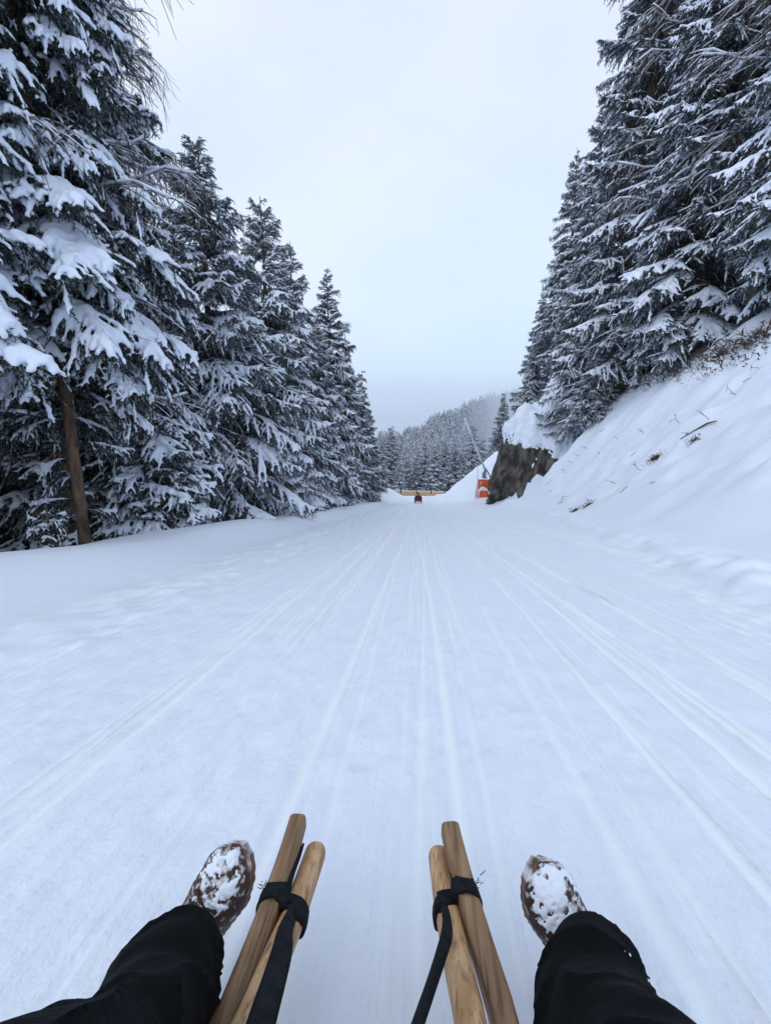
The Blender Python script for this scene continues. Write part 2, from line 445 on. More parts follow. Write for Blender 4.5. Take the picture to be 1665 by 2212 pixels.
def hloc(x, y, fine=False):
    x = np.asarray(x, float); y = np.asarray(y, float)
    t = x - toe(y) + 0.35 * n2(x, y, 0.33, 5) + 0.12 * n2(x, y, 1.1, 9)
    k = np.interp(y, _ty, _kb)
    up = k * (t + np.sqrt(t * t + 0.30)) / 2
    lim = 7.7 + 0.35 * n2(x, y, 0.25, 1)
    d = up - lim
    up = up - 0.5 * (d + np.sqrt(d * d + 0.5)) * 0.42
    p3 = np.stack(np.broadcast_arrays(x, y, up * .85 + 3.3), -1)
    up = up + sstep(0.3, 1.8, up) * (0.30 * n3(p3, 0.55) + 0.17 * n3(p3, 1.25, 9.0) + 0.085 * n3(p3, 2.6, 4.0) + .035 * n3(p3, 5.5, 2.0))
    ax_, ay_, bx_, by_ = 6.3, 19.6, 9.6, 12.6
    lt = np.clip(((x - ax_) * (bx_ - ax_) + (y - ay_) * (by_ - ay_)) / ((bx_ - ax_) ** 2 + (by_ - ay_) ** 2), 0, 1)
    ld = (x - ax_ - lt * (bx_ - ax_)) * .9 + (y - ay_ - lt * (by_ - ay_)) * .42 + .25 * n2(x, y, .9, 31)
    up = up + .30 * sstep(.02, .98, 1 - np.abs(lt - .5) * 2) * (sstep(-.25, .15, ld) - sstep(.1, 1.6, ld)) * (1 + .6 * n2(x, y, 1.3, 32))
    e = x - xr(y)
    strip = sstep(-0.1, 0.9, e) * 0.07 + 0.075 * sstep(-.06, .09, e + .22 * n2(x, y, .9, 51) + .08 * n2(x, y, 3.1, 52)) + sstep(-0.25, 0.15, e) * sstep(1.1, 0.15, e) * (0.085 + 0.06 * n2(x, y, 1.6, 6) + 0.05 * n2(x, y, 4.0, 7))
    drift = 0.50 * np.exp(-((x - 6.1) / 1.0) ** 2 - ((y - 30.5) / 3.5) ** 2) + 0.30 * np.exp(-((x - 8.2) / 0.75) ** 2 - ((y - 40.5) / 2.0) ** 2) + 0.55 * np.exp(-((x - 7.0) / 1.5) ** 2 - ((y - 50.0) / 2.4) ** 2) * sstep(10, 7, x)
    lf = 0.31 * sstep(-2.75, -3.8, x + 0.25 * n2(x, y, 0.4, 11)) * (1 + 0.35 * n2(x, y, 0.5, 12))
    q = -x - 4.45 + 0.3 * n2(x, y, 0.6, 13)
    lf = lf - 0.40 * (q + np.sqrt(q * q + 0.15)) / 2
    pile = 0.62 * np.exp(-((x + 3.9) / 1.6) ** 4 - ((y - 57.0) / 3.2) ** 4) * (1 + 0.3 * n2(x, y, 1.2, 14))
    return up + strip + drift + lf + pile
def G(x, y):
    return zroad(y) + hloc(x, y)
def gz(x, y):
    return float(G(np.array([x], float), np.array([y], float))[0])

rng = np.random.RandomState(11)
TRK = []
for x0, dep, w in ((-.34, .020, 0.025), (.115, .020, 0.025), (-.62, .013, 0.019), (-1.02, .016, 0.022), (.50, .020, 0.024), (.30, .010, 0.015), (1.06, .018, 0.028), (1.24, .016, 0.025), (-.10, .007, 0.012), (-.46, .008, 0.012), (.21, .008, 0.012), (-1.45, .013, 0.025), (-1.9, .012, 0.025), (.78, .010, 0.019), (1.55, .013, 0.031)):
    TRK.append((x0, rng.normal(0, .008), rng.normal(0, .0006), dep, w))
for _ in range(150):
    TRK.append((rng.uniform(-3.0, 3.6), rng.normal(0, .012), rng.normal(0, .0004), rng.uniform(.003, .012), rng.uniform(.007, .018)))

def micro(x, y):
    """fine relief of the run, and how far a spot is pressed smooth by runners"""
    on = sstep(-3.1, -2.5, x) * sstep(0.5, -0.3, x - xr(y)) * sstep(75, 55, y)
    far = np.clip(y / 16.0, 0.75, 1.8)       # worn tracks read wider where many runs overlap
    h = np.zeros_like(x); tr = np.zeros_like(x)
    for x0, a, b, dep, w in TRK:
        d = x - (x0 + a * (y - 2) + b * (y - 2) ** 2 + 0.012 * np.sin(y * 0.35 + x0 * 9) * np.clip(y / 6, 0, 1))
        fade = sstep(-.35, .25, n3(np.stack([y * .16, x * 0 + x0 * 7.3, x * 0 + 2.2], -1))) * .8 + .2
        w2 = w * far
        g = np.exp(-(d / w2) ** 4) * fade
        rim = np.exp(-((np.abs(d) - 1.7 * w2) / (0.6 * w2)) ** 2) * fade
        k = np.minimum(dep, .012) * .85 * far
        h += k * (-g + 0.7 * rim)
        tr = np.maximum(tr, g * min(1.0, dep / .011))
    grain = 0.0062 * n3(np.stack([x * 15, y * 6, x * 0], -1)) + 0.0040 * n3(np.stack([x * 34, y * 16, x * 0 + 5], -1))
    h += grain * (1 - .8 * tr) + 0.008 * n3(np.stack([x * 2.2, y * 0.4, x * 0 + 9], -1))
    chunk = sstep(-3.5, -2.9, x) * sstep(-1.4, -2.1, x)
    h += chunk * (0.024 * n3(np.stack([x * 4.5, y * 2.2, x * 0 + 2], -1)) + 0.018 * n3(np.stack([x * 11, y * 6, x * 0 + 2], -1)))
    edge = sstep(-1.0, 0.1, x - xr(y)) * sstep(1.4, 0.4, x - xr(y))
    h2 = edge * (0.030 * n3(np.stack([x * 5, y * 4, x * 0 + 3], -1)) + 0.020 * n3(np.stack([x * 12, y * 9, x * 0 + 4], -1)))
    return on * h + h2, on * tr

xs = np.concatenate([-np.geomspace(60, 4.05, 42), np.arange(-4.0, -2.2, 0.045), np.arange(-2.2, 2.2, 0.0125), np.arange(2.2, 4.4, 0.045), np.arange(4.4, 15, 0.11), np.geomspace(15.1, 90, 40)])
ys = np.concatenate([[-8, -5, -3, -2, -1.2, -.7, -.4, -.2, -.05], 0.08 + np.arange(0, 1.1, 0.035), np.geomspace(1.2, 75, 330), np.geomspace(76.2, 900, 60)])
X, Y = np.meshgrid(xs, ys)
MH, MT = micro(X, Y)
Z = G(X, Y) + MH
nx, ny = len(xs), len(ys)
idx = np.arange(nx * ny).reshape(ny, nx)
F4 = np.stack([idx[:-1, :-1], idx[:-1, 1:], idx[1:, 1:], idx[1:, :-1]], -1).reshape(-1, 4)
ground = ob("snow_ground", mesh_np("snow_ground", np.stack([X, Y, Z], -1).reshape(-1, 3), F4), M['snow_ground'])
at_ = ground.data.attributes.new('pressed', 'FLOAT', 'POINT'); at_.data.foreach_set('value', MT.ravel().astype(np.float32))
tag(ground, "groomed snow run with sled tracks between a low bank and a steep snow slope", kind='structure')

# forest floor: needle litter sheet, added dark to deepen shade under the trees, thin snow let through in places
M['litter'] = mat('shade_dark_litter', (0.030, 0.023, 0.017), 0.9, 0.1, (0.085, 0.060, 0.040), 6, bump=0.7, bscale=20, bdist=0.04)
def floor_sheet(xa, xb, edge_side):
    fx = np.linspace(xa, xb, 90); fy = np.linspace(1.0, 62, 240)
    FX, FY = np.meshgrid(fx, fy)
    inner = xb if edge_side > 0 else xa
    d = np.abs(FX - inner)
    lift = np.clip((d - 1.1) * .12 + .10 * n2(FX, FY, .8, 41) + .06 * n2(FX, FY, 2.3, 42), -.12, .09)
    FZ = G(FX, FY) + lift
    ii = np.arange(90 * 240).reshape(240, 90)
    f = np.stack([ii[:-1, :-1], ii[:-1, 1:], ii[1:, 1:], ii[1:, :-1]], -1).reshape(-1, 4)
    return np.stack([FX, FY, FZ], -1).reshape(-1, 3), f
for xa, xb, sd in ((-30, -5.4, 1), (13.4, 36, -1)):
    V_, f_ = floor_sheet(xa, xb, sd)
    tag(ob("forest_floor", mesh_np("forest_floor", V_, f_), M['litter']), "needle litter added dark for the shade under the spruces, thin snow between", kind='structure')

# ------------------------------------------------------------------ far hill under cloud, with its forest
def ridge(x):   # angle per unit of distance -> ridge height, distance
    return np.interp(x, [-1.2, -.05, .0, .025, .095, .135, .20, .8], [-60, -50, -22, -5, 30, 48, 60, 62])
hx = np.linspace(-0.9, 0.9, 121)
hv = np.linspace(0, 1, 40)
HX, HV = np.meshgrid(hx, hv)
def hillpt(a, v):
    D0 = np.interp(a, [-.9, -.05, .07, .10, .13, .16, .9], [1150, 1150, 1250, 1900, 4200, 7500, 8000])
    D = D0 * (0.62 + 0.38 * v)
    top = ridge(a) * D0 / 1200.0
    z = top - (1 - v) ** 1.1 * .28 * D0 + 14 * n2(a * 30, v * 6, 1.0, 21)
    return np.stack([a * D, D, z], -1)
HP = hillpt(HX, HV)
back = HP[-1].copy(); back[:, 1] += 300; back[:, 2] -= 260
HPV = np.vstack([HP.reshape(-1, 3), back])
hi_ = np.arange(121 * 41).reshape(41, 121)
HF = np.stack([hi_[:-1, :-1], hi_[:-1, 1:], hi_[1:, 1:], hi_[1:, :-1]], -1).reshape(-1, 4)
hill = ob("hill", mesh_np("hill", HPV, HF), M['hill_ground'])
tag(hill, "far wooded hillside rising into the cloud", kind='structure')
rng = np.random.RandomState(5)
nt_ = 6500
a_ = rng.uniform(-.09, .20, nt_); v_ = rng.uniform(0.30, 1.0, nt_)
HT = hillpt(a_, v_)
mbF, mbS = MB(), MB()
def cone_tree(seed):
    r_ = np.random.RandomState(seed)
    f, s = MB(), MB()
    for k in range(5):
        z0 = k * 0.18; rad = 0.19 * (1 - k / 5.6)
        n = 7
        a = np.arange(n) / n * 6.283 + r_.rand()
        rr = rad * r_.uniform(.6, 1.15, n)
        ring = np.stack([rr * np.cos(a), rr * np.sin(a), np.full(n, z0 + 0.04) - r_.rand(n) * .04], 1)
        V = np.vstack([ring, [0, 0, z0 + 0.30]])
        tr = [[i, (i + 1) % n, n] for i in range(n)]
        f.add(V, tr)
        top = ring * np.array([.93, .93, 1]) + np.array([0, 0, .025])
        s.add(np.vstack([top, [0, 0, z0 + 0.315]]), [t for i, t in enumerate(tr) if r_.rand() < .36])
    return f.data(), s.data()
ct = [cone_tree(i) for i in range(5)]
for i in range(nt_):
    (fv, ff), (sv, sf) = ct[i % 5]
    hgt = rng.uniform(10, 21) * max(1.0, HT[i][1] / 1500)
    w = rng.uniform(.8, 1.25)
    scl = np.array([hgt * w, hgt * w, hgt])
    mbF.add(fv * scl + HT[i] - (0, 0, 1), ff[0])
    mbS.add(sv * scl + HT[i] - (0, 0, 1), sf[0])
fV, fF = mbF.data(); sV, sF = mbS.data()
F_all = np.vstack([fF[0], sF[0] + len(fV)])
me = mesh_np("hillside_forest", np.vstack([fV, sV]), F_all, False, np.concatenate([np.zeros(len(fF[0])), np.ones(len(sF[0]))]))
hf = ob("hillside_forest", me, [M['needle_hill'], M['snow']])
tag(hf, "snow dusted forest covering the far hillside", "forest", kind='stuff')

# ------------------------------------------------------------------ spruce boughs
def bough_lines(r, L, step=0.085, sub=0.075, hang=1.0, droop=0.36, tip=0.5, wf=0.36, rise=0.14):
    """polylines of one bough along +X: (kind, points, snow radius)"""
    out = []
    n = max(6, int(L / 0.13))
    s = np.linspace(0, 1, n)
    ax = np.stack([L * s * (1 - .06 * s), 0.085 * L * np.sin(s * r.uniform(2, 5) + r.uniform(0, 6)) * s, L * (rise * s - droop * s ** 2 + tip * np.maximum(0, s - .70) ** 2 * 2.2)], 1)
    out.append(('axis', ax, 0.036 * min(1.25, (L / 2) ** .5)))
    side = 1
    sc = 0.10
    while sc < 0.985:
        p = np.array([np.interp(sc, s, ax[:, k]) for k in range(3)])
        q = np.array([np.interp(min(1, sc + .03), s, ax[:, k]) for k in range(3)]) - p
        q /= np.linalg.norm(q) + 1e-9
        for sd in ((side,) if r.rand() < .45 else (1, -1)):
            env = min(1, (1 - sc) * 1.8 + .16) * min(1, .40 + sc * 1.9)
            l = (wf * L ** .72 + .05) * env * r.uniform(.5, 1.35)
            phi = R(60 - 26 * sc + r.normal(0, 14))
            d = q * math.cos(phi) + np.array([0, sd, 0]) * math.sin(phi)
            m = max(3, int(l / .10) + 1)
            t = np.linspace(0, 1, m)
            P = p + d * l * t[:, None]
            g = r.uniform(.15, .85)
            P[:, 2] -= g * l * t ** 1.7
            out.append(('branchlet', P, 0.030))
            tt = .22
            s2 = 1
            while tt < 1.0:
                c = np.array([np.interp(tt, t, P[:, k]) for k in range(3)])
                ls = min(.26, (.06 + .17 * (1.05 - tt) * min(1.2, l / .45))) * r.uniform(.7, 1.25)
                dd = P[-1] - P[-2]; dd /= np.linalg.norm(dd) + 1e-9
                per = np.cross(dd, (0, 0, 1)); per /= np.linalg.norm(per) + 1e-9
                an = R(r.uniform(32, 55))
                e = dd * math.cos(an) + per * s2 * math.sin(an)
                tq = np.linspace(0, 1, 3)
                S = c + e * ls * tq[:, None]
                S[:, 2] -= r.uniform(.15, .5) * ls * tq ** 1.5
                out.append(('twig', S, 0.019))
                if r.rand() < .55 * hang:
                    lh = r.uniform(.10, .30) * min(1, L / 1.4)
                    e2 = np.array([r.normal(0, .18), r.normal(0, .18), -1.0])
                    out.append(('hang', c + e2 * lh * np.linspace(0, 1, 3)[:, None], 0.012))
                tt += sub / l * r.uniform(.8, 1.25)
                s2 = -s2
        if r.rand() < .9 * hang and sc > .15:
            lh = r.uniform(.15, .42) * min(1, L / 1.6)
            e2 = np.array([r.normal(.12, .15), r.normal(0, .18), -1.0])
            out.append(('hang', p + e2 * lh * np.linspace(0, 1, 4)[:, None], 0.012))
        side = -side
        sc += step / L * r.uniform(.8, 1.25)
    return out
def needles(r, lines, spacing, nl, nw, core=True):
    mb = MB()
    P0, D0 = [], []
    for kind, P, _ in lines:
        seg = np.diff(P, axis=0); ln = np.linalg.norm(seg, axis=1); tot = ln.sum()
        k = max(2, int(tot / spacing))
        cum = np.concatenate([[0], np.cumsum(ln)])
        q = np.linspace(.3 * tot if kind == 'axis' else 0, tot, k)
        pos = np.stack([np.interp(q, cum, P[:, i]) for i in range(3)], 1)
        j = np.clip(np.searchsorted(cum, q) - 1, 0, len(seg) - 1)
        P0.append(pos); D0.append(seg[j] / (ln[j][:, None] + 1e-9))
        if core:
            r0 = {'axis': .018, 'branchlet': .007, 'twig': .004, 'hang': .004}[kind]
            mb.tube(P, np.linspace(r0, r0 * .4, len(P)), 3, cap=False)
    P0 = np.vstack(P0); D0 = np.vstack(D0)
    for rep in range(3):
        m = len(P0)
        rnd = r.normal(size=(m, 3))
        if rep == 2: rnd = rnd * .55 - np.array([0, 0, 1.0])
        rnd -= D0 * (rnd * D0).sum(1)[:, None]
        rnd /= np.linalg.norm(rnd, axis=1)[:, None] + 1e-9
        dirn = rnd * .8 + D0 * .62
        wv = np.cross(dirn, r.normal(size=(m, 3))); wv /= np.linalg.norm(wv, axis=1)[:, None] + 1e-9
        ll = nl * r.uniform(.7, 1.25, m)[:, None]
        base = P0 - D0 * (spacing * .5)
        V = np.stack([base + wv * nw / 2, base - wv * nw / 2, base + dirn * ll], 1).reshape(-1, 3)
        mb.add(V, np.arange(3 * m).reshape(-1, 3))
    return mb
def snow_tubes(r, lines, load, n=6, keep_twig=.85, hang_snow=.2, thick=1.0):
    mb = MB()
    L_ = lines[0][1][-1][0]
    for kind, P, rad in lines:
        inner = P[0][0] / L_
        if kind != 'axis' and r.rand() > (inner - .12) / .38: continue
        if kind == 'twig' and r.rand() > keep_twig: continue
        if kind == 'hang':
            if r.rand() > hang_snow: continue
            P = P[-2:] if r.rand() < .5 else P[:2]
            P = np.vstack([P[0], (P[0] + P[1]) / 2, P[1]])
        k = len(P)
        t = np.linspace(0, 1, k)
        prof = np.ones(k)
        if kind == 'axis': prof = np.interp(t, [0, .2, .45, .85, 1], [.12, .3, .9, 1.0, .6])
        if kind == 'branchlet': prof = np.interp(t, [0, .5, .9, 1], [.8, 1, .75, .35])
        if kind == 'twig': prof = np.interp(t, [0, .6, 1], [.9, .85, .35])
        if kind == 'hang': prof = np.interp(t, [0, .5, 1], [.4, 1, .3])
        rr = rad * load * prof * r.uniform(.6, 1.35, k) * np.clip(1 + .75 * n3(P * 2.6 + 11.0, 1.0, load), .35, 1.7)
        Q = P + np.stack([r.normal(0, .004, k), r.normal(0, .004, k), rr * .60 + .010], 1)
        mb.tube(Q, rr * .95, n, cap=True, ry=rr * .62 * thick, twist=r.rand())
    return mb
NEAR = {}
def make_variant(seed, L, load, vox, **kw):
    r = np.random.RandomState(seed)
    lines = bough_lines(r, L, **kw)
    fm = needles(r, lines, .0120, .042, .0115).mesh("branch", False)
    fm.materials.append(M['needle'])
    sm = remesh(snow_tubes(r, lines, load, thick=1.0, keep_twig=.85, hang_snow=.42).mesh("snow"), vox, 1, "snow_on_branch")
    V = verts(sm); nn = norms(sm)
    V = V.astype(float); setv(sm, V + nn * (0.010 * n3(V, 14.0, seed) + .005 * n3(V, 37.0, seed))[:, None])
    sm.materials.append(M['snow'])
    return fm, sm, L
CLS = {'tiny': [], 'small': [], 'mid': [], 'big': [], 'huge': []}
for i in range(3): CLS['tiny'].append(make_variant(100 + i, .55, .85, .014, hang=.1, droop=.05, rise=.10, tip=.3, wf=.30))
for i in range(3): CLS['small'].append(make_variant(110 + i, 1.0, 1.2, .015, hang=.35, droop=.22, rise=.14, wf=.38))
for i in range(4): CLS['mid'].append(make_variant(120 + i, 1.7, 1.4, .018, hang=.8, droop=.30 + .07 * i, wf=.41))
for i in range(4): CLS['big'].append(make_variant(130 + i, 2.5, 1.5, .021, hang=1.0, droop=.30 + .06 * i, step=.095, sub=.085, wf=.40))
for i in range(3): CLS['huge'].append(make_variant(140 + i, 3.5, 1.6, .026, hang=1.1, droop=.26 + .07 * i, step=.12, sub=.10, wf=.38))
LOAD_HEAVY = [make_variant(150 + i, 2.3, 2.05, .023, hang=.8, droop=.40 + .05 * i, step=.085, sub=.08, wf=.36) for i in range(3)]
def pick(r, L, heavy=0.0):
    if L > 1.3 and r.rand() < heavy: return LOAD_HEAVY[r.randint(len(LOAD_HEAVY))]
    c = 'tiny' if L < .72 else 'small' if L < 1.3 else 'mid' if L < 2.05 else 'big' if L < 2.95 else 'huge'
    return CLS[c][r.randint(len(CLS[c]))]

def spruce_plan(r, H, Rm, h0, whorl, per, taper=.85, top_rise=32, low=-14):
    plan = []
    z = h0
    while z < H - .25:
        tau = (z - h0) / (H - h0)
        rad = Rm * (1 - tau) ** taper * (min(1, .62 + tau * 3.2))
        k = max(3, int(round(per * (1 - .35 * tau))))
        a0 = r.uniform(0, 6.28)
        for j in range(k):
            a = a0 + j / k * 6.283 + r.normal(0, .22)
            L = max(.28, rad * r.uniform(.70, 1.18))
            zz = z + r.uniform(-.5, .5) * whorl
            pit = np.interp(tau, [0, .25, .7, .92, 1], [low, low * .5, 5, top_rise, 58]) + r.normal(0, 6)
            if zz < H - .12 and zz > h0 - .3: plan.append((zz, a, L, pit))
        z += whorl * (1 - .45 * tau) * r.uniform(.85, 1.15)
    return plan
def trunk_mesh(r, H, r0, bend=.02, n=10, name="trunk"):
    k = 14
    t = np.linspace(0, 1, k)
    P = np.stack([bend * H * np.sin(t * 3.0 + r.rand() * 6) * t * .4, bend * H * np.sin(t * 2.2 + r.rand() * 6) * t * .4, -0.6 + t * (H + .6)], 1)
    rr = r0 * (1 - t) ** .9 + .012
    rr[0] *= 1.25
    mb = MB(); mb.tube(P, rr * r.uniform(.95, 1.05, k), n)
    return mb.mesh(name)
def rotm(az, pit, s):
    return Matrix.Rotation(az, 4, 'Z') @ Matrix.Rotation(-R(pit), 4, 'Y') @ Matrix.Diagonal((s[0], s[1], s[2], 1))
def near_spruce(seed, x, y, H, Rm, h0, label, whorl=.42, per=6, heavy=.0, r0=None, group=None, taper=.85, low=-14, skip=None, extra=(), zb=None, lean=(0, 0), keep=1.0, frost=False):
    r = np.random.RandomState(seed)
    zb = gz(x, y) if zb is None else zb
    root = thing("spruce_tree", label, "tree", (x, y, zb), group, rot=(lean[1], lean[0], 0))
    ob("trunk", trunk_mesh(r, H, r0 or .0135 * H + .02), M['bark'], root)
    plan = spruce_plan(r, H, Rm, h0, whorl, per, taper, low=low)
    plan = [p for p in plan if r.rand() < keep] + list(extra)
    if skip: plan = [p for p in plan if not skip(*p)]
    if len(plan) > 300: plan = plan[:300]
    for zz, a, L, pit in plan:
        fm, sm, L0 = pick(r, L, heavy)
        s = L / L0
        mx = Matrix.Translation((0, 0, zz)) @ rotm(a, pit, (1, 1, 1)) @ Matrix.Rotation(r.normal(0, .22), 4, 'X') @ Matrix.Diagonal((s, s * r.uniform(.85, 1.2) * (1 if r.rand() < .5 else -1), (.5 + .5 * s) * r.uniform(.85, 1.15), 1))
        b = bpy.data.objects.new("branch", fm); COL.objects.link(b); b.parent = root; b.matrix_basis = mx
        if frost: b.material_slots[0].link = 'OBJECT'; b.material_slots[0].material = M['needle_frosted']
        c = bpy.data.objects.new("snow", sm); COL.objects.link(c); c.parent = b
    return root

# crowns joined into one mesh, for trees farther off
def far_variant(seed, L, detail):
    r = np.random.RandomState(seed)
    st = (.17, .15) if detail else (.30, .30)
    lines = bough_lines(r, L, step=st[0], sub=st[1], hang=1.0, droop=.30 + .12 * r.rand(), wf=.34)
    f = needles(r, lines, .045 if detail else .09, .09 if detail else .17, .040 if detail else .08, core=False)
    s = MB()
    for kind, P, rad in lines:
        if kind != 'axis' and r.rand() > (P[0][0] / L - .08) / .35: continue
        if kind == 'hang' and r.rand() > .12: continue
        if kind == 'twig' and r.rand() > (.65 if detail else .5): continue
        k = 5 if kind == 'axis' else 3
        q = np.linspace(0, len(P) - 1, k)
        Q = np.stack([np.interp(q, np.arange(len(P)), P[:, i]) for i in range(3)], 1)
        rr = rad * (1.45 if detail else 2.6) * np.linspace(1, .5, k) * r.uniform(.6, 1.4, k)
        if kind == 'axis': rr[0] *= .4
        Q[:, 2] += rr * .7 + .02
        s.tube(Q, rr, 4 if detail else 3, cap=detail, ry=rr * .65, twist=r.rand())
    return f.data(), s.data()
def tri(fs):
    o = []
    for f in fs:
        o.append(f if f.shape[1] == 3 else np.vstack([f[:, [0, 1, 2]], f[:, [0, 2, 3]]]))
    return np.vstack(o)
FAR1 = [far_variant(200 + i, 2.2, True) for i in range(5)]
FAR0 = [far_variant(220 + i, 2.2, False) for i in range(4)]
def joined_crown(seed, H, Rm, h0, whorl, per, detail=True, taper=.85, low=-14):
    r = np.random.RandomState(seed)
    plan = spruce_plan(r, H, Rm, h0, whorl, per, taper, low=low)
    fm, sm = MB(), MB()
    src = FAR1 if detail else FAR0
    for zz, a, L, pit in plan:
        (fv, ff), (sv, sf) = src[r.randint(len(src))]
        s = L / 2.2
        A = np.array(Matrix.Translation((0, 0, zz)) @ rotm(a, pit, (s, s * r.uniform(.85, 1.25), (.45 + .55 * s))))
        fm.add(fv @ A[:3, :3].T + A[:3, 3], tri(ff))
        sm.add(sv @ A[:3, :3].T + A[:3, 3], tri(sf))
    f = fm.mesh("crown", False); f.materials.append(M['needle_far'])
    s = sm.mesh("snow", True); s.materials.append(M['snow'])
    return f, s
CROWN = [joined_crown(300 + i, 12, 2.6, .7, .40, 6) + (12.0,) for i in range(4)]
CROWN_FAR = [joined_crown(320 + i, 12, 2.7, .4, .52, 6, False) + (12.0,) for i in range(4)]
_rt = np.random.RandomState(77)
TRUNK12 = trunk_mesh(_rt, 12, .17)
TRUNK12.materials.append(M['bark'])
def far_spruce(i, x, y, H, label, group=None, set_=None, wide=1.0, zb=None, rz=None, snowy=True):
    r = np.random.RandomState(1000 + i)
    f, s, h = (set_ or CROWN)[i % 4]
    k = H / h
    root = thing("spruce_tree", label, "tree", (x, y, gz(x, y) if zb is None else zb), group)
    mx = Matrix.Rotation(r.uniform(0, 6.28) if rz is None else rz, 4, 'Z') @ Matrix.Diagonal((k * wide, k * wide, k, 1))
    t = ob("trunk", TRUNK12, None, root); t.matrix_basis = Matrix.Diagonal((k, k, k, 1))
    c = ob("crown", f, None, root); c.matrix_basis = mx
    if snowy: ob("snow", s, None, c)
    return root
def apex(u, v, y):
    p = PY(u, v, y)
    return p[0], p[2] - gz(p[0], y)

# ------------------------------------------------------------------ the air
hz_m = bpy.data.materials.new("haze"); hz_m.use_nodes = True
ht = hz_m.node_tree; ht.nodes.clear()
ho = ht.nodes.new('ShaderNodeOutputMaterial'); hvn = ht.nodes.new('ShaderNodeVolumePrincipled')
hvn.inputs['Color'].default_value = (0.86, 0.91, 0.97, 1); hvn.inputs['Density'].default_value = HAZE
hvn.inputs['Anisotropy'].default_value = 0.0
ht.links.new(hvn.outputs[0], ho.inputs['Volume'])
lo_, hi_c = np.array([-8000, -40, -3400.0]), np.array([8000, 8900, 460.0])
haze = ob("haze", box_mesh(tuple(hi_c - lo_), 0, name="haze"), hz_m, loc=tuple((lo_ + hi_c) / 2))
tag(haze, "thin cold mist that greys the far hillside", kind='stuff')

# ------------------------------------------------------------------ the forest on the left
GL = "snowy spruces along the left bank"
# tree with the bare trunk, close on the left
P1 = PY(186, 1192, 7.0)
t1x, t1y = float(P1[0]), 7.0
def facing(z, a, L, p):      # keep the lower trunk bare on the side of the run
    d = (a + 0.95 + math.pi) % (2 * math.pi) - math.pi
    return z < 3.3 and abs(d) < 1.4
rr_ = np.random.RandomState(3)
ex = [(rr_.uniform(.5, 3.0), rr_.uniform(0, 6.28), rr_.uniform(.6, 1.3), rr_.uniform(-20, 0)) for _ in range(22)]
near_spruce(41, t1x, t1y, 13.5, 2.35, 2.7, "tall spruce with bare brown lower trunk and thick snow pads at the near left", whorl=.42, per=7, heavy=.8, r0=.086, group=GL, low=-26, extra=ex, lean=(-.008, .0), taper=.7, skip=facing)
near_spruce(42, -6.3, 4.4, 12.5, 2.8, 2.9, "nearest spruce on the left edge, its heavy white boughs hanging into the run", whorl=.46, per=7, heavy=.9, group=GL, low=-20, taper=.7)
near_spruce(43, -7.2, 10.0, 15.0, 3.1, .4, "tall dark spruce with level snow lined boughs, behind the bare trunk", whorl=.52, per=7, heavy=.1, group=GL, low=-6, taper=0.6)
x3, h3 = apex(418, 300, 13.5)
near_spruce(44, x3, 13.5, h3, 3.2, .35, "second pointed spruce from the left, tip just above the dark boughs", whorl=.44, per=7, heavy=.10, group=GL, low=-10, taper=0.66, frost=True)
x4, h4 = apex(560, 425, 19.0)
near_spruce(45, x4, 19.0, h4, 3.5, .35, "spruce with the third highest tip of the left row", whorl=.50, per=7, heavy=.10, group=GL, low=-10, taper=0.7, frost=True)
x5, h5 = apex(622, 520, 25.0)
near_spruce(46, x5, 25.0, h5, 3.6, .4, "slim pointed spruce between the third tip and the last tall one", whorl=.54, per=7, heavy=.10, group=GL, low=-10, taper=0.73, frost=True)
x6, h6 = apex(706, 578, 35.0)
near_spruce(47, x6, 35.0, h6, 4.4, .5, "last tall spruce of the left row, darkest, its tip against the sky", whorl=.66, per=7, heavy=.05, group=GL, low=-10, taper=0.76)
x7, h7 = apex(668, 705, 26.0)
near_spruce(48, x7 + .3, 26.5, h7, 2.8, .3, "shorter rounded spruce with snow clumps in front of the last tall one", whorl=.42, per=7, heavy=.3, group=GL, low=-16, taper=0.62, frost=True)
x8, h8 = apex(500, 780, 15.5)
near_spruce(49, x8, 15.5, h8, 2.6, .2, "low drooping spruce at the foot of the left row by the bank", whorl=.38, per=7, heavy=.2, group=GL, low=-16, taper=.6, frost=True)
x9, h9 = apex(330, 880, 9.2)
near_spruce(50, x9, 9.2, h9, 1.5, .15, "small spruce under the tall ones, right of the bare trunk", whorl=.28, per=6, heavy=.3, group=GL, low=-22, taper=.7)
near_spruce(51, *PY(112, 1185, 6.3)[:2], .8, .36, .05, "waist high sapling spruce buried in snow at the left bank edge", whorl=.14, per=6, r0=.014, group=GL, low=-15)
near_spruce(52, *PY(585, 1130, 17)[:2], 4.6, 1.9, .1, "bushy young spruce with broad low boughs touching the left bank", whorl=.34, per=7, heavy=.25, group=GL, low=-16, taper=.6, frost=True)
near_spruce(53, -8.6, 16.2, 9.8, 3.4, .4, "dark spruce filling the gap behind the second and third tips", whorl=.52, per=7, heavy=.05, group=GL, low=-8, taper=.6, frost=True)
near_spruce(54, -8.2, 22.0, 10.0, 3.4, .4, "dark spruce filling the gap behind the third and fourth tips", whorl=.55, per=7, heavy=.05, group=GL, low=-8, taper=.62, frost=True)
i = 0
for (u, v, y) in ((780, 800, 46), (800, 905, 56), (742, 700, 42)):
    xx, hh = apex(u, v, y)
    far_spruce(i, xx, y, hh, ["narrow snowy spruce tucked behind the last tall one at the bend", "low snowy spruce at the end of the left row beside the fence post", "pointed spruce half hidden behind the last tall one"][i], GL, wide=1.05)
    i += 1
rngf = np.random.RandomState(21)
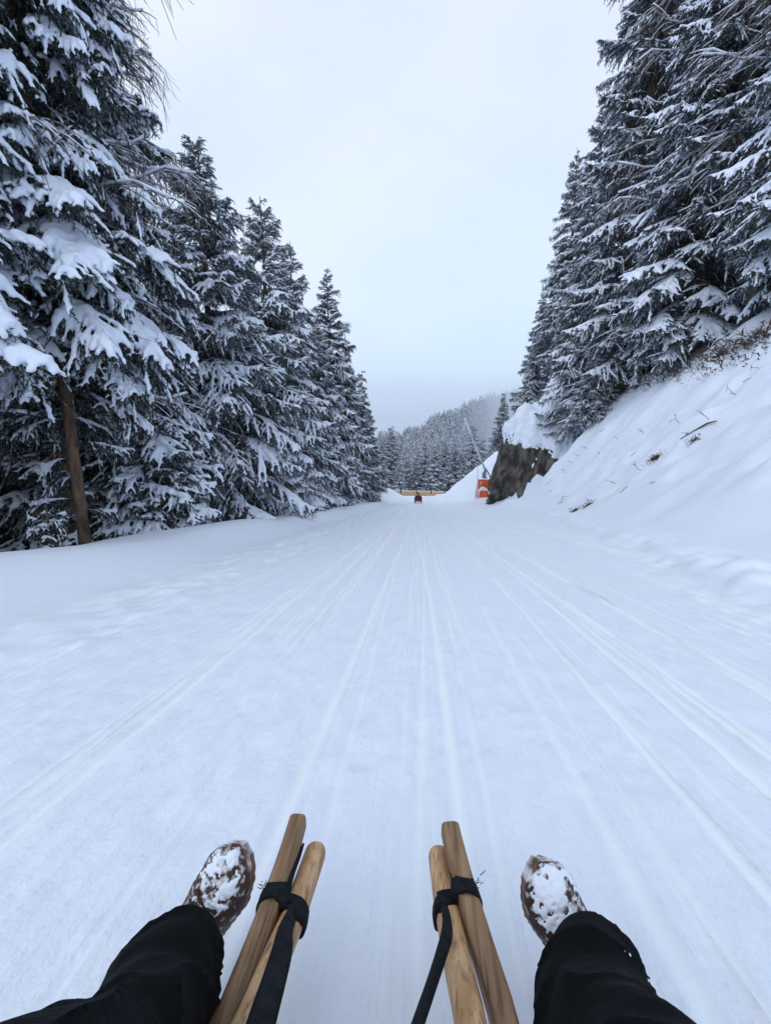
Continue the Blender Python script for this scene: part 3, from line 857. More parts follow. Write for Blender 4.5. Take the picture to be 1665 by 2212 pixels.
for k in range(64):
    yy = rngf.uniform(3, 62)
    xx = -9.0 - rngf.uniform(0, 1) ** 1.3 * 13 - yy * .02
    hh = rngf.uniform(8.5, 12.5) + yy * .03
    far_spruce(10 + k, xx, yy, hh, "spruce standing deep in the dark wood behind the left row", "spruces deep in the left wood", wide=1.15, snowy=False)

# ------------------------------------------------------------------ the forest on the right bank
GR = "snowy spruces on the right slope"
near_spruce(61, 15.4, 14.2, 18, 4.4, 1.6, "nearest spruce at the right edge, its boughs hanging over the slope", whorl=.62, per=8, heavy=.12, group=GR, low=-22, taper=.65)
near_spruce(62, 14.8, 20.0, 20, 4.6, 1.4, "big spruce with dark hollow below, second from the right edge", whorl=.62, per=8, heavy=.15, group=GR, low=-22, taper=.62)
near_spruce(63, 13.8, 26.0, 23, 4.6, .6, "big spruce with thick white bough ends in the middle of the right slope", whorl=.64, per=8, heavy=.2, group=GR, low=-20, taper=.62)
near_spruce(64, 13.5, 33.0, 37, 5.3, .5, "tallest spruce of the right slope, its tip reaching past the picture", whorl=.85, per=8, heavy=.08, group=GR, low=-12, taper=.6, keep=.9)
near_spruce(65, 13.0, 39.5, 25, 4.2, .4, "spruce with fine frosted boughs left of the tallest one", whorl=.74, per=8, heavy=.15, group=GR, low=-12, taper=.7, keep=.85, frost=True)
near_spruce(66, 13.0, 45.5, 17, 3.6, .4, "grey frosted spruce rising above the rock", whorl=.62, per=8, heavy=.15, group=GR, low=-14, taper=.75, keep=.85, frost=True)
x_, h_ = apex(1172, 640, 49.0)
far_spruce(61, x_, 49.0, h_, "spruce with a thin bare leader, leftmost tall one above the rock", GR, wide=1.2)
x_, h_ = apex(1088, 848, 49.5)
zr_ = PY(1088, 962, 49.5)
far_spruce(62, x_, 49.5, PY(1088, 848, 49.5)[2] - zr_[2] + .6, "small spruce with a long thin leader at the rock edge", GR, wide=1.25, zb=zr_[2] - .6)
far_spruce(63, 9.4, 48.5, 3.4, "little snow laden spruce leaning at the rim of the rock", GR, wide=1.2)
for k, (u, v, h, lab) in enumerate(((1170, 905, 1.5, "small white bush of a spruce on the snow above the rock, left of two"), (1232, 905, 1.7, "small white bush of a spruce on the snow above the rock, right of two"), (1215, 800, 5.0, "young spruce with white clumps at the forest edge above the rock"), (1290, 760, 6.0, "young drooping spruce under the tallest one at the forest edge"))):
    yy = (42.6, 40.0, 41.5, 32.5)[k]
    xx = PY(u, v, yy)[0]
    far_spruce(64 + k, xx, yy, h, lab, GR, wide=1.5, zb=PY(u, v + 22, yy)[2] - .15 if k < 2 else None)
for k in range(56):
    yy = rngf.uniform(6, 60)
    xx = 17.5 + rngf.uniform(0, 1) ** 1.2 * 14
    far_spruce(80 + k, xx, yy, rngf.uniform(12, 17), "spruce standing deep in the dark wood on the right slope", "spruces deep in the right wood", wide=1.25, snowy=False)

# ------------------------------------------------------------------ larches, bare
def larch_mesh(seed, H, Rm):
    r = np.random.RandomState(seed)
    b, s = MB(), MB()
    z = H * .22
    while z < H * .98:
        tau = z / H
        for j in range(2):
            a = r.uniform(0, 6.28); L = Rm * (1.1 - tau) ** .7 * r.uniform(.6, 1.15) + .3
            n = 7; t = np.linspace(0, 1, n)
            d = np.array([math.cos(a), math.sin(a), 0]); pd = np.array([-math.sin(a), math.cos(a), 0])
            P = np.array([0, 0, z]) + d * (L * t)[:, None] + pd * (.08 * L * np.sin(t * 5 + r.rand() * 6) * t)[:, None]
            P[:, 2] += L * (.16 * t - .42 * t ** 2 + .55 * np.maximum(0, t - .55)) + .06 * L * np.sin(t * 7 + r.rand() * 6) * t; P += r.normal(0, .03, P.shape) * t[:, None]
            b.tube(P, np.linspace(.03, .008, n), 4, cap=False)
            Q = P.copy(); Q[:, 2] += .03
            s.tube(Q, .026 * r.uniform(.5, 1.3, n), 4)
            for q in range(int(9 + L * 4)):
                t0 = r.uniform(.18, 1)
                c = np.array([np.interp(t0, t, P[:, k]) for k in range(3)])
                an = r.uniform(-1.2, 1.2)
                e = d * math.cos(an) + pd * math.sin(an)
                l = r.uniform(.3, .9) * (1.15 - .5 * t0)
                tt = np.linspace(0, 1, 4)
                S = c + e * (l * tt)[:, None]; S[:, 2] += -l * r.uniform(.25, .8) * tt ** 1.6
                b.tube(S, np.linspace(.011, .004, 4), 3, cap=False)
                if r.rand() < .7:
                    S2 = S.copy(); S2[:, 2] += .010; s.tube(S2, .010 * r.uniform(.5, 1.2, 4), 3)
                for w in range(3):
                    c2 = S[r.randint(1, 4)]
                    e2 = e * r.normal(.3, .4) + pd * r.normal(0, .5) + np.array([0, 0, r.normal(-.75, .45)])
                    l2 = r.uniform(.15, .5)
                    S3 = c2 + e2 * (l2 * np.linspace(0, 1, 3))[:, None]
                    b.tube(S3, np.linspace(.006, .003, 3), 3, cap=False)
        z += r.uniform(.16, .32)
    bm_ = b.mesh("crown", True); bm_.materials.append(M['twig'])
    sm_ = s.mesh("snow", True); sm_.materials.append(M['snow'])
    return bm_, sm_
LAR = [larch_mesh(400, 12, 2.4) + (12.0,), larch_mesh(401, 12, 2.4) + (12.0,)]
def larch(i, x, y, H, label, wide=1.0, rz=0.0):
    r = np.random.RandomState(500 + i)
    b, s, h = LAR[i % 2]
    k = H / h
    root = thing("larch_tree", label, "tree", (x, y, gz(x, y)), "bare larches among the spruces")
    t = ob("trunk", TRUNK12, None, root); t.matrix_basis = Matrix.Diagonal((k, k, k, 1))
    c = ob("crown", b, None, root); c.matrix_basis = Matrix.Rotation(rz, 4, 'Z') @ Matrix.Diagonal((k * wide, k * wide, k, 1))
    ob("snow", s, None, c)
larch(0, -6.6, 8.2, 14.5, "bare larch with fine frosted twigs at the top left", 1.1, .4)
larch(1, -7.6, 12.2, 14.0, "bare larch behind the level boughs on the left", .9, 2.4)
larch(2, 14.3, 22.5, 21, "bare larch with a haze of brown twigs at the top right", 1.0, 1.0)
larch(3, 14.3, 28.5, 25, "bare larch standing beside the tallest spruce on the right", .9, 3.0)

# ------------------------------------------------------------------ spruces beyond the fence
GB = "snowy spruces beyond the fence"
MIDT = [(845, 920, 92, "tall snowy spruce beyond the left end of the fence", 1.55), (918, 950, 96, "dark pointed spruce beyond the third fence post", 1.15), (941, 962, 92, "broad white spruce beyond the middle of the fence", 1.69),
        (962, 950, 104, "slim grey spruce behind the broad white one", 1.22), (985, 955, 98, "bushy white spruce beyond the right half of the fence", 1.76), (1022, 917, 98, "tall dark spruce crossed by the snow lance mast", 1.49),
        (878, 985, 100, "low white spruce right of the tall one beyond the fence", 1.62), (896, 995, 95, "short frosted spruce beyond the second fence post", 1.49), (1042, 945, 106, "frosted spruce behind the foot of the snow lance", 1.49),
        (825, 945, 88, "snowy spruce behind the left corner post", 1.49), (1003, 985, 94, "short white spruce beyond the last fence post", 1.62), (1062, 960, 110, "pale spruce beside the left side of the rock", 1.49), (862, 1000, 86, "little white spruce against the left fence boards", 1.62)]
for k, (u, v, y, lab, w) in enumerate(MIDT):
    xx = PY(u, v, y)[0]; zt = PY(u, v, y)[2]; zb = float(zroad(np.array([y]))[0]) - 1.0
    far_spruce(200 + k, xx, y, zt - zb, lab, GB, CROWN, wide=w, zb=zb)
for k in range(26):
    yy = rngf.uniform(112, 175); u = rngf.uniform(800, 1090); v = rngf.uniform(965, 1010)
    p = PY(u, v, yy); zb = float(zroad(np.array([yy]))[0]) - 2.5
    far_spruce(230 + k, p[0], yy, p[2] - zb, "spruce of the second rank behind the trees at the fence", "spruces of the second rank beyond the fence", CROWN_FAR, wide=1.2, zb=zb)

# ------------------------------------------------------------------ rock with its snow cap
def blob(c, rad, sub=5, amp=.35, f=.35, seed=0, sq=1.0, facets=0):
    bm = bmesh.new(); bmesh.ops.create_icosphere(bm, subdivisions=sub, radius=1)
    V = np.array([v.co[:] for v in bm.verts]); F = np.array([[v.index for v in f_.verts] for f_ in bm.faces]); bm.free()
    V = np.sign(V) * np.abs(V) ** sq
    if facets:
        rf_ = np.random.RandomState(seed)
        for _ in range(facets):
            d_ = rf_.normal(size=3) * (1, 1, .55); d_ /= np.linalg.norm(d_)
            o_ = np.abs(V @ d_).max() * rf_.uniform(.66, .86)
            V = V - d_ * np.maximum(V @ d_ - o_, 0)[:, None]
    P = V * np.asarray(rad) + np.asarray(c)
    return P, F, V
rz0 = float(zroad(np.array([44.0]))[0])
RC = np.array([11.5, 45.2, rz0 + 3.4])
RP, RF, RN = blob(RC, (5.3, 5.6, 5.7), 6, sq=.62, facets=22, seed=6)
dsp = .55 * fb3(RP, .35, 3, 4.0) + .40 * fb3(RP * np.array([1, 1, .4]), .9, 3, 8.0) + .18 * fb3(RP, 2.4, 3, 2.0)
dsp = np.round(dsp * 5) / 5 * .4 + dsp * .6
nrm = RN / np.linalg.norm(RN, axis=1)[:, None]
ROCKV = RP + nrm * dsp[:, None]
ROCKV[:, 0] += .10 * (ROCKV[:, 2] - rz0) - .3
rock = tag(ob("rock_outcrop", None, loc=(RC[0], RC[1], rz0)), "dark rock face under a hanging cap of snow, right of the run", "rock")
ob("rock_face", mesh_np("rock_face", ROCKV - np.array([RC[0], RC[1], rz0]), RF, True), M['rock'], rock)
# cap: the same surface offset outwards where snow lies, its lower edge ragged
hz = ROCKV[:, 2] - rz0
edge = 6.9 - .55 * (ROCKV[:, 0] - 7.0) + 1.0 * n3(ROCKV, .55, 3.0) + .6 * n3(ROCKV, 1.7, 6.0)
cov = (hz - edge)
thick = np.clip(cov * .40, -.5, .26) + .06 * n3(ROCKV, 1.1, 1.0) + .04 * n3(ROCKV, 3.6, 2.0)
CAPV = ROCKV + nrm * thick[:, None] * .9
CAPV[:, 2] += np.clip(thick, 0, 1) * .25
keepf = cov[RF].max(1) > -.6
ob("snow_cap", mesh_np("snow_cap", CAPV - np.array([RC[0], RC[1], rz0]), RF[keepf], True), M['snow'], rock)
fr = MB(); rf = np.random.RandomState(9)
cand = np.where((np.abs(cov) < .35) & (nrm[:, 1] < .2))[0]
for i_ in rf.choice(cand, min(95, len(cand)), replace=False):
    p = ROCKV[i_] + nrm[i_] * .12 - np.array([RC[0], RC[1], rz0])
    l = rf.uniform(.12, .55)
    fr.sphere(p - (0, 0, l * .35), (rf.uniform(.07, .20), rf.uniform(.07, .20), l * .6), 7, 5)
tag(ob("snow_fringe", remesh(fr.mesh("snow_fringe"), .05, 1), M['snow'], rock), None, kind='stuff')
rt = MB()
for i_ in rf.choice(cand, 120):
    p = ROCKV[i_] + nrm[i_] * .10 - np.array([RC[0], RC[1], rz0])
    l = rf.uniform(.2, .7)
    rt.tube(np.array([p + (0, 0, .1), p + (rf.normal(0, .05), -.05, -l * .5), p + (rf.normal(0, .1), 0, -l)]), [.016, .01, .005], 3, cap=False)
tag(ob("hanging_roots", rt.mesh("hanging_roots"), M['stick'], rock), None, kind='stuff')

# stump at the rim
sx = float(PY(1142, 890, 43.0)[0])
st = thing("tree_stump", "broken brown stump with a white snow cap above the rock", "stump", (sx, 43.0, PY(1142, 905, 43.0)[2]))
mb = MB(); mb.tube(np.array([[0, 0, -.8], [0, 0, 0], [.02, 0, .35], [.05, 0, .75]]), [.32, .26, .23, .20], 10); mb.build("trunk", M['bark'], st)
mb = MB(); mb.sphere((.05, 0, .85), (.42, .38, .24), 14, 8); mb.build("snow", M['snow'], st)

# ------------------------------------------------------------------ snow lance and crash pads
by = 50.0
B0 = PY(1052, 1078, by + .8)
lance = thing("snow_lance", "tall thin white snow making lance leaning over the run", "snow lance", B0)
def rel(p): return np.asarray(p) - B0
foot, elbow, tipp = rel(PY(1049, 1046, by + .8)), rel(PY(1046, 1012, by + .8)), rel(PY(1004.5, 908, by - 1.0))
mb = MB(); mb.tube(np.array([rel(B0) - (0, 0, .5), foot, elbow]), [.09, .085, .08], 10); mb.build("stand", M['metal'], lance)
mb = MB(); mb.tube(np.array([elbow + (.18, .05, -.35), elbow * .7 + tipp * .3, elbow * .3 + tipp * .7, tipp]), [.10, .095, .085, .07], 8); mb.build("mast", M['mast'], lance)
mb = MB(); mb.tube(np.array([elbow + (.18, .05, -.35), elbow * .7 + tipp * .3, elbow * .3 + tipp * .7, tipp]) + (0, -.02, .06), [.09, .08, .075, .07], 6); mb.build("rime", M['snow'], lance)
mb = MB(); mb.tube(np.array([tipp - (0, 0, .12), tipp + (-.02, 0, .10), tipp + (-.05, 0, .28)]), [.07, .11, .08], 10); mb.build("nozzle_head", M['mast'], lance)
mb = MB()
for dx in (-.05, -.16): mb.tube(np.array([tipp * .97 + elbow * .03, tipp * .96 + elbow * .04 + (dx - .10, 0, -.35), tipp * .95 + elbow * .05 + (dx - .18, 0, -.75)]), [.02, .025, .03], 5)
mb.build("icicle", M['snow'], lance)
ob("valve_box", box_mesh((.34, .32, .62), .03), M['metal'], lance, loc=tuple(rel(PY(1045, 1026, by + .6))))
mb = MB(); mb.tube(np.array([rel(PY(1051, 1015, by + .9)), rel(PY(1056, 1024, by + .9)), rel(PY(1060, 1034, by + .9)), rel(PY(1061, 1046, by + .9))]), .06, 8); mb.build("hose", M['hose'], lance)
mb = MB(); mb.tube(np.array([rel(PY(1050, 1010, by + .7)), rel(PY(1051, 1038, by + .7))]), .035, 6); mb.build("strut", M['metal'], lance)
mb = MB(); mb.tube(np.array([rel(PY(1031.5, 1000, by + .5)), rel(PY(1031.5, 1040, by + .5))]), .022, 6); mb.build("rod", M['metal'], lance)

def pad(label, u, v, y, w, h, dpt, group="orange crash pads round the snow lance", lean=0.0, zyaw=0.0):
    p = PY(u, v, y)
    rt_ = thing("crash_pad", label, "crash pad", p, group, rot=(lean, 0, zyaw))
    me_ = box_mesh((w, dpt, h), min(.09, dpt * .3), 3)
    def su(o):
        q = o.modifiers.new("s", 'SUBSURF'); q.subdivision_type = 'SIMPLE'; q.levels = q.render_levels = 3
    me_ = modded(me_, su)
    V = verts(me_).astype(float)
    nn_ = norms(me_)
    setv(me_, V + nn_ * (.025 * n3(V + p, 3.0))[:, None])
    me_.polygons.foreach_set('use_smooth', np.ones(len(me_.polygons), bool))
    ob("cover", me_, M['orange'], rt_, loc=(0, 0, h / 2))
    return rt_, w, h, dpt
def snow_lump(parent, c, rad, seed, vox=.05):
    rs = np.random.RandomState(seed); m_ = MB()
    for _ in range(9):
        o_ = rs.normal(0, .42, 3) * np.asarray(rad)
        o_[2] = abs(o_[2]) * .5
        m_.sphere(np.asarray(c) + o_, np.asarray(rad) * rs.uniform(.35, .7), 10, 7)
    return ob("snow", remesh(m_.mesh("snow"), vox, 2), M['snow'], parent)
up, w, h, d_ = pad("orange crash pad standing at the back with a white ring on its pale side", 1043.5, 1062, by + .35, 1.18, 1.36, .45)
snow_lump(up, (0, 0, h + .02), (.6, .24, .10), 1)
mb = MB()
a = np.linspace(0, 2 * math.pi, 25)
pale = box_mesh((.50, .10, 1.95), .03)
pp = PY(1029.5, 1077, by + .25)
side_ = thing("net_panel", "pale frosted net panel with a pink ring beside the orange pads", "panel", pp, rot=(0, R(7), R(-12)))
ob("panel", pale, M['pale_panel'], side_, loc=(0, 0, .98))
ring = MB(); ring.tube(np.stack([.15 * np.cos(a), np.full(25, -.062), 1.48 + .15 * np.sin(a)], 1), .028, 6, cap=False); ring.tube(np.stack([.06 * np.cos(a), np.full(25, -.062), 1.48 + .06 * np.sin(a)], 1), .022, 6, cap=False)
ring.build("ring_print", M['print_pink'], side_)
lo_, w, h, d_ = pad("orange crash pad in front with white swirl print and snow heap on top", 1044, 1081, by - .25, 1.16, 1.10, .5, zyaw=.03)
snow_lump(lo_, (-.05, .05, h + .05), (.62, .32, .28), 2)
snow_lump(lo_, (-.52, -.2, h - .02), (.2, .15, .12), 4)
snow_lump(lo_, (.2, -.35, .02), (.7, .3, .12), 3)
sw = MB(); sw.tube(np.array([[.02, -.28, .82], [.10, -.285, .86], [.13, -.285, .76], [.12, -.285, .62], [.2, -.285, .52], [.30, -.285, .42]]), [.022, .035, .03, .04, .045, .015], 6, ry=.012)
sw.build("swirl_print", M['print_white'], lo_)
sw = MB(); sw.tube(np.array([[.50, -.275, h * .95], [.53, -.275, .6], [.54, -.275, .25], [.5, -.275, .05]]), [.05, .06, .05, .08], 6, ry=.02); sw.tube(np.array([[-.56, -.275, h * .95], [-.54, -.275, .7], [-.55, -.275, .3]]), [.06, .035, .03], 6, ry=.02)
sw.build("snow", M['snow'], lo_)

# ------------------------------------------------------------------ fence at the bend
A0, A1 = PY(826.5, 1072, 63.0), PY(978, 1073, 84.0)
ends = []
fence = thing("safety_fence", "fence of dark green posts above fresh timber boards across the bend", "fence", A0)
us = [826.5, 865.5, 899.5, 931, 960.5, 988]
pts = []
for u in us:
    # walk along the fence line in plan to the point seen at this column
    best = min(np.linspace(-.05, 1.15, 400), key=lambda t: abs(((lambda p: ((p - CAM) @ RGT) / ((p - CAM) @ FWD) * 1000 + 832.5)(A0 + (A1 - A0) * t)) - u))
    pts.append(A0 + (A1 - A0) * best)
for k, p in enumerate(pts):
    q = p - A0
    mb = MB()
    zlo = -.6 if k == 0 else .50
    mb.tube(np.array([q + (0, -.16, zlo), q + (0, -.16, 2.05)]), .125 if k == 0 else .085, 8)
    po = mb.build("post", M['post'], fence, smooth=True)
    mb = MB(); mb.sphere(q + (0, -.16, 2.10), (.16, .16, .11), 10, 6); mb.build("snow_cap", M['snow'], po)
fdir = (A1 - A0) / np.linalg.norm(A1 - A0)
for k in range(len(pts) - 1):
    p, q = pts[k] - A0, pts[k + 1] - A0
    ln = np.linalg.norm(q - p)
    ang = math.atan2(q[1] - p[1], q[0] - p[0]); tl = math.asin((q[2] - p[2]) / ln)
    for row in range(4):
        c = (p + q) / 2 + np.array([0, 0, -.18 + row * .30])
        ob("plank", box_mesh((ln - .02, .07, .275), .012, 1, "plank"), M['plank'], fence, loc=tuple(c), rot=(0, -tl, ang))
    mb = MB(); t_ = np.linspace(0, 1, 14); C_ = p + (q - p) * t_[:, None] + np.array([0, 0, .90])
    mb.tube(C_, .055 * (1 + .4 * n3(C_, 2.0)), 7); mb.build("snow", M['snow'], fence)
mb = MB(); mb.tube(np.array([pts[0] - A0 + (0, 0, 1.45), (pts[0] + pts[1]) / 2 - A0 + (0, 0, 1.30), pts[1] - A0 + (0, 0, 1.5)]), .03, 6); mb.build("rail", M['post'], fence)

# ------------------------------------------------------------------ the sledder ahead
sp0 = PY(903, 1089, 47.5)
sz = gz(float(sp0[0]), 47.5)
sb = np.array([sp0[0], 47.5, sz])
tilt = -math.atan(SL)
sled2 = thing("wooden_sled", "small wooden sled under the rider in the red jacket", "sled", sb, rot=(tilt, 0, 0))
for sxx in (-.17, .17):
    mb = MB(); mb.tube(np.array([[sxx, -.45, .02], [sxx, .2, .02], [sxx, .45, .06], [sxx, .62, .22]]), .02, 6); mb.build("runner", M['wood_dark'], sled2)
ob("seat", box_mesh((.38, .8, .04), .01), M['wood_light'], sled2, loc=(0, -.05, .22))
mb = MB()
for yy in (-.3, .2):
    for sxx in (-.17, .17): mb.tube(np.array([[sxx, yy, .02], [sxx * .95, yy, .21]]), .018, 6)
mb.build("bridge", M['wood_dark'], sled2)
rider = thing("person", "person in a dark red jacket sledding away down the run", "person", sb + np.array([0, 0, .235]), rot=(tilt, 0, 0))
def caps(mb, pts_, rr):
    mb.tube(np.array(pts_, float), rr, 12)
    for p, r_ in ((pts_[0], rr[0]), (pts_[-1], rr[-1])): mb.sphere(p, (r_, r_, r_), 12, 8)
def figure(mb, inflate=0.0, torso=True, arms=True, legs=True, head=True):
    f = inflate
    if torso:
        mb.tube(np.array([[0, -.02, .02], [0, -.06, .15], [0, -.10, .35], [0, -.10, .50], [0, -.09, .58]]), np.array([.20, .19, .21, .23, .12]) + f, 16, ry=np.array([.15, .14, .14, .13, .08]) + f, up=(0, 1, 0))
        mb.sphere((0, -.02, .06), (.20 + f, .17 + f, .13 + f), 14, 8)
    if arms:
        for s in (-1, 1):
            caps(mb, [(s * .22, -.09, .50), (s * .30, -.08, .34), (s * .335, .02, .22)], [.075 + f, .068 + f, .06 + f])
            caps(mb, [(s * .335, .02, .22), (s * .30, .14, .17), (s * .26, .24, .15)], [.06 + f, .052 + f, .045 + f])
    if legs:
        for s in (-1, 1):
            caps(mb, [(s * .12, .02, .05), (s * .22, .25, .12), (s * .28, .45, .14)], [.10 + f, .09 + f, .075 + f])
            caps(mb, [(s * .28, .45, .14), (s * .32, .65, .0), (s * .33, .82, -.12)], [.075 + f, .065 + f, .055 + f])
            caps(mb, [(s * .33, .84, -.14), (s * .34, .92, -.08), (s * .34, .98, 0.0)], [.05 + f, .05 + f, .042 + f])
    if head:
        mb.tube(np.array([[0, -.09, .55], [0, -.07, .66]]), [.06, .055], 10)
        mb.sphere((0, -.06, .74), (.085, .105, .125), 16, 12)
        mb.sphere((0, .045, .73), (.016, .022, .022), 8, 6)
        for s in (-1, 1): mb.sphere((s * .085, -.06, .73), (.014, .026, .034), 8, 6)
bb = MB(); figure(bb); ob("body", remesh(bb.mesh("body"), .02, 2), M['skin'], rider)
bb = MB(); figure(bb, .022, legs=False, head=False); ob("jacket", remesh(bb.mesh("jacket"), .02, 2), M['jacket'], rider)
bb = MB(); figure(bb, .016, torso=False, arms=False, head=False); bb.sphere((0, -.02, .03), (.215, .18, .12), 14, 8); ob("trousers", remesh(bb.mesh("trousers"), .02, 2), M['dark_cloth'], rider)
bb = MB(); bb.sphere((0, -.065, .775), (.10, .118, .105), 16, 10); bb.sphere((0, -.09, .70), (.085, .085, .07), 12, 8); ob("hat", remesh(bb.mesh("hat"), .015, 1), M['hat'], rider)
for s in (-1, 1):
    bb = MB(); caps(bb, [(s * .26, .24, .15), (s * .25, .30, .14), (s * .24, .35, .12)], [.05, .05, .04]); ob("glove", remesh(bb.mesh("glove"), .012, 1), M['dark_cloth'], rider)
    bb = MB(); caps(bb, [(s * .33, .80, -.16), (s * .34, .92, -.09), (s * .34, 1.0, 0.02)], [.06, .06, .05]); ob("boot", remesh(bb.mesh("boot"), .015, 1), M['dark_cloth'], rider)

# ------------------------------------------------------------------ sled under the photographer
def curve(pts_, n=28):
    """smooth curve through points (Catmull-Rom)"""
    P = np.array(pts_, float)
    Q = np.vstack([2 * P[0] - P[1], P, 2 * P[-1] - P[-2]])
    o = []
    for i_ in range(1, len(Q) - 2):
        for t in np.linspace(0, 1, max(2, n // (len(P) - 1)), endpoint=False):
            a_, b_, c_, d_2 = Q[i_ - 1], Q[i_], Q[i_ + 1], Q[i_ + 2]
            o.append(.5 * ((2 * b_) + (-a_ + c_) * t + (2 * a_ - 5 * b_ + 4 * c_ - d_2) * t ** 2 + (-a_ + 3 * b_ - 3 * c_ + d_2) * t ** 3))
    o.append(P[-1])
    return np.array(o)
SECT = np.array([(math.copysign(abs(math.cos(a)) ** .38, math.cos(a)), math.copysign(abs(math.sin(a)) ** .38, math.sin(a))) for a in np.arange(20) / 20 * 2 * math.pi + .157])
ROUND = np.array([(math.copysign(abs(math.cos(a)) ** .8, math.cos(a)), math.copysign(abs(math.sin(a)) ** .8, math.sin(a))) for a in np.arange(20) / 20 * 2 * math.pi])
sledge = thing("wooden_sled", "pale and brown wooden sled under the photographer, black straps tied round its tips", "sled", (0, 0, 0))
def bar(name, pts_, wid, hei, sec, material, tipround=.6, n=44):
    C_ = curve(pts_, n)
    seg = np.concatenate([[0], np.cumsum(np.linalg.norm(np.diff(C_, axis=0), axis=1))])
    # resample with extra points at the front tip (index 0)
    L = seg[-1]
    q = np.concatenate([np.array([0, .03, .1, .2, .35, .55, .8, 1.0]) * wid * tipround, np.linspace(wid * tipround * 1.4, L, n)])
    P = np.stack([np.interp(q, seg, C_[:, k]) for k in range(3)], 1)
    f = np.clip(q / (wid * tipround), 0, 1)
    prof = np.sqrt(np.clip(1 - (1 - f) ** 2, .03, 1))
    mb = MB(); mb.tube(P, wid / 2 * prof, ry=hei / 2 * (.35 + .65 * prof), sec=sec)
    return mb.build(name, material, sledge), P
HB = .205
runL, rPL = bar("runner", [SP(646, 1768, .235), SP(622, 1850, .222), SP(597, 1925, .212), SP(556, 2040, .200), SP(489, 2211, .187), SP(455, 2312, .172), (-.205, .16, SL * -.16 + .10), (-.21, .0, .03), (-.21, -.5, -.5 * -SL + .02)], .033, .034, SECT, M['wood_dark'], .30)
railL, aPL = bar("rail", [SP(686, 1830, .185), SP(660, 1905, .190), SP(632, 1985, .195), SP(590, 2085, .205), SP(540, 2211, .215), SP(498, 2316, .225), (-.165, .2, -SL * .2 + .26), (-.165, -.4, SL * .4 + .30)], .040, .038, ROUND, M['wood_light'], .5)
runR, rPR = bar("runner", [SP(970, 1785, .235), SP(990, 1870, .222), SP(1010, 1945, .212), SP(1044, 2060, .200), SP(1090, 2211, .187), SP(1120, 2312, .172), (.225, .16, SL * -.16 + .10), (.23, .0, .03), (.23, -.5, .5 * SL + .02)], .035, .036, SECT, M['wood_dark'], .30)
railR, aPR = bar("rail", [SP(946, 1838, .185), SP(957, 1915, .190), SP(971, 1995, .195), SP(993, 2105, .205), SP(1017, 2211, .215), SP(1041, 2316, .225), (.165, .2, -SL * .2 + .26), (.16, -.4, SL * .4 + .30)], .041, .038, ROUND, M['wood_light'], .5)
for yy in (-.30, -.02, .20):
    mb = MB(); mb.tube(np.array([[-.21, yy, -SL * yy + .24], [0, yy, -SL * yy + .255], [.22, yy, -SL * yy + .24]]), .018, 10); mb.build("crossbar", M['wood_light'], sledge)
for yy in (-.30, .05):
    for s in (-.21, .225):
        mb = MB(); mb.tube(np.array([[s, yy, -SL * yy + .02], [s * .9, yy, -SL * yy + .26]]), .017, 8); mb.build("strut", M['wood_dark'], sledge)
for k in range(5):
    xk = -.13 + k * .065
    ob("seat_slat", box_mesh((.05, .62, .014), .004, 1, "seat_slat"), M['wood_light'], sledge, loc=(xk, -.16, SL * .16 + .292), rot=(tilt, 0, 0))
# snow clinging to the bars
def bar_snow(P, wid, hei, sec, lo, hi, amt, seed, parent):
    seg = np.concatenate([[0], np.cumsum(np.linalg.norm(np.diff(P, axis=0), axis=1))])
    q = np.linspace(lo, hi, 60)
    C_ = np.stack([np.interp(q, seg, P[:, k]) for k in range(3)], 1)
    mb = MB(); n_ = 28
    a_ = np.arange(n_) / n_ * 6.283
    sc_ = np.array([(math.copysign(abs(math.cos(x)) ** .5, math.cos(x)), math.copysign(abs(math.sin(x)) ** .5, math.sin(x))) for x in a_])
    mb.tube(C_, wid / 2, ry=hei / 2, sec=sc_, cap=False)
    V, fs = mb.data()
    cen = np.repeat(C_, n_, axis=0)
    nr = V - cen; nr /= np.linalg.norm(nr, axis=1)[:, None]
    ends_ = np.clip(np.minimum(q - lo, hi - q) / .03, 0, 1).repeat(n_)
    d_ = (.0045 * fb3(V, 45, 3, seed) + .002 * fb3(V, 140, 2, seed)) - .0035 + amt * np.clip(nr[:, 2], -.5, 1) - .006 * (1 - ends_)
    V = V + nr * np.clip(d_, -.004, .006)[:, None]
    return ob("snow", mesh_np("snow", V, fs), M['snow'], parent)
bar_snow(rPR, .036, .037, SECT, .36, .62, .0022, 3, runR)
bar_snow(rPL, .034, .035, SECT, .40, .62, .0020, 5, runL)

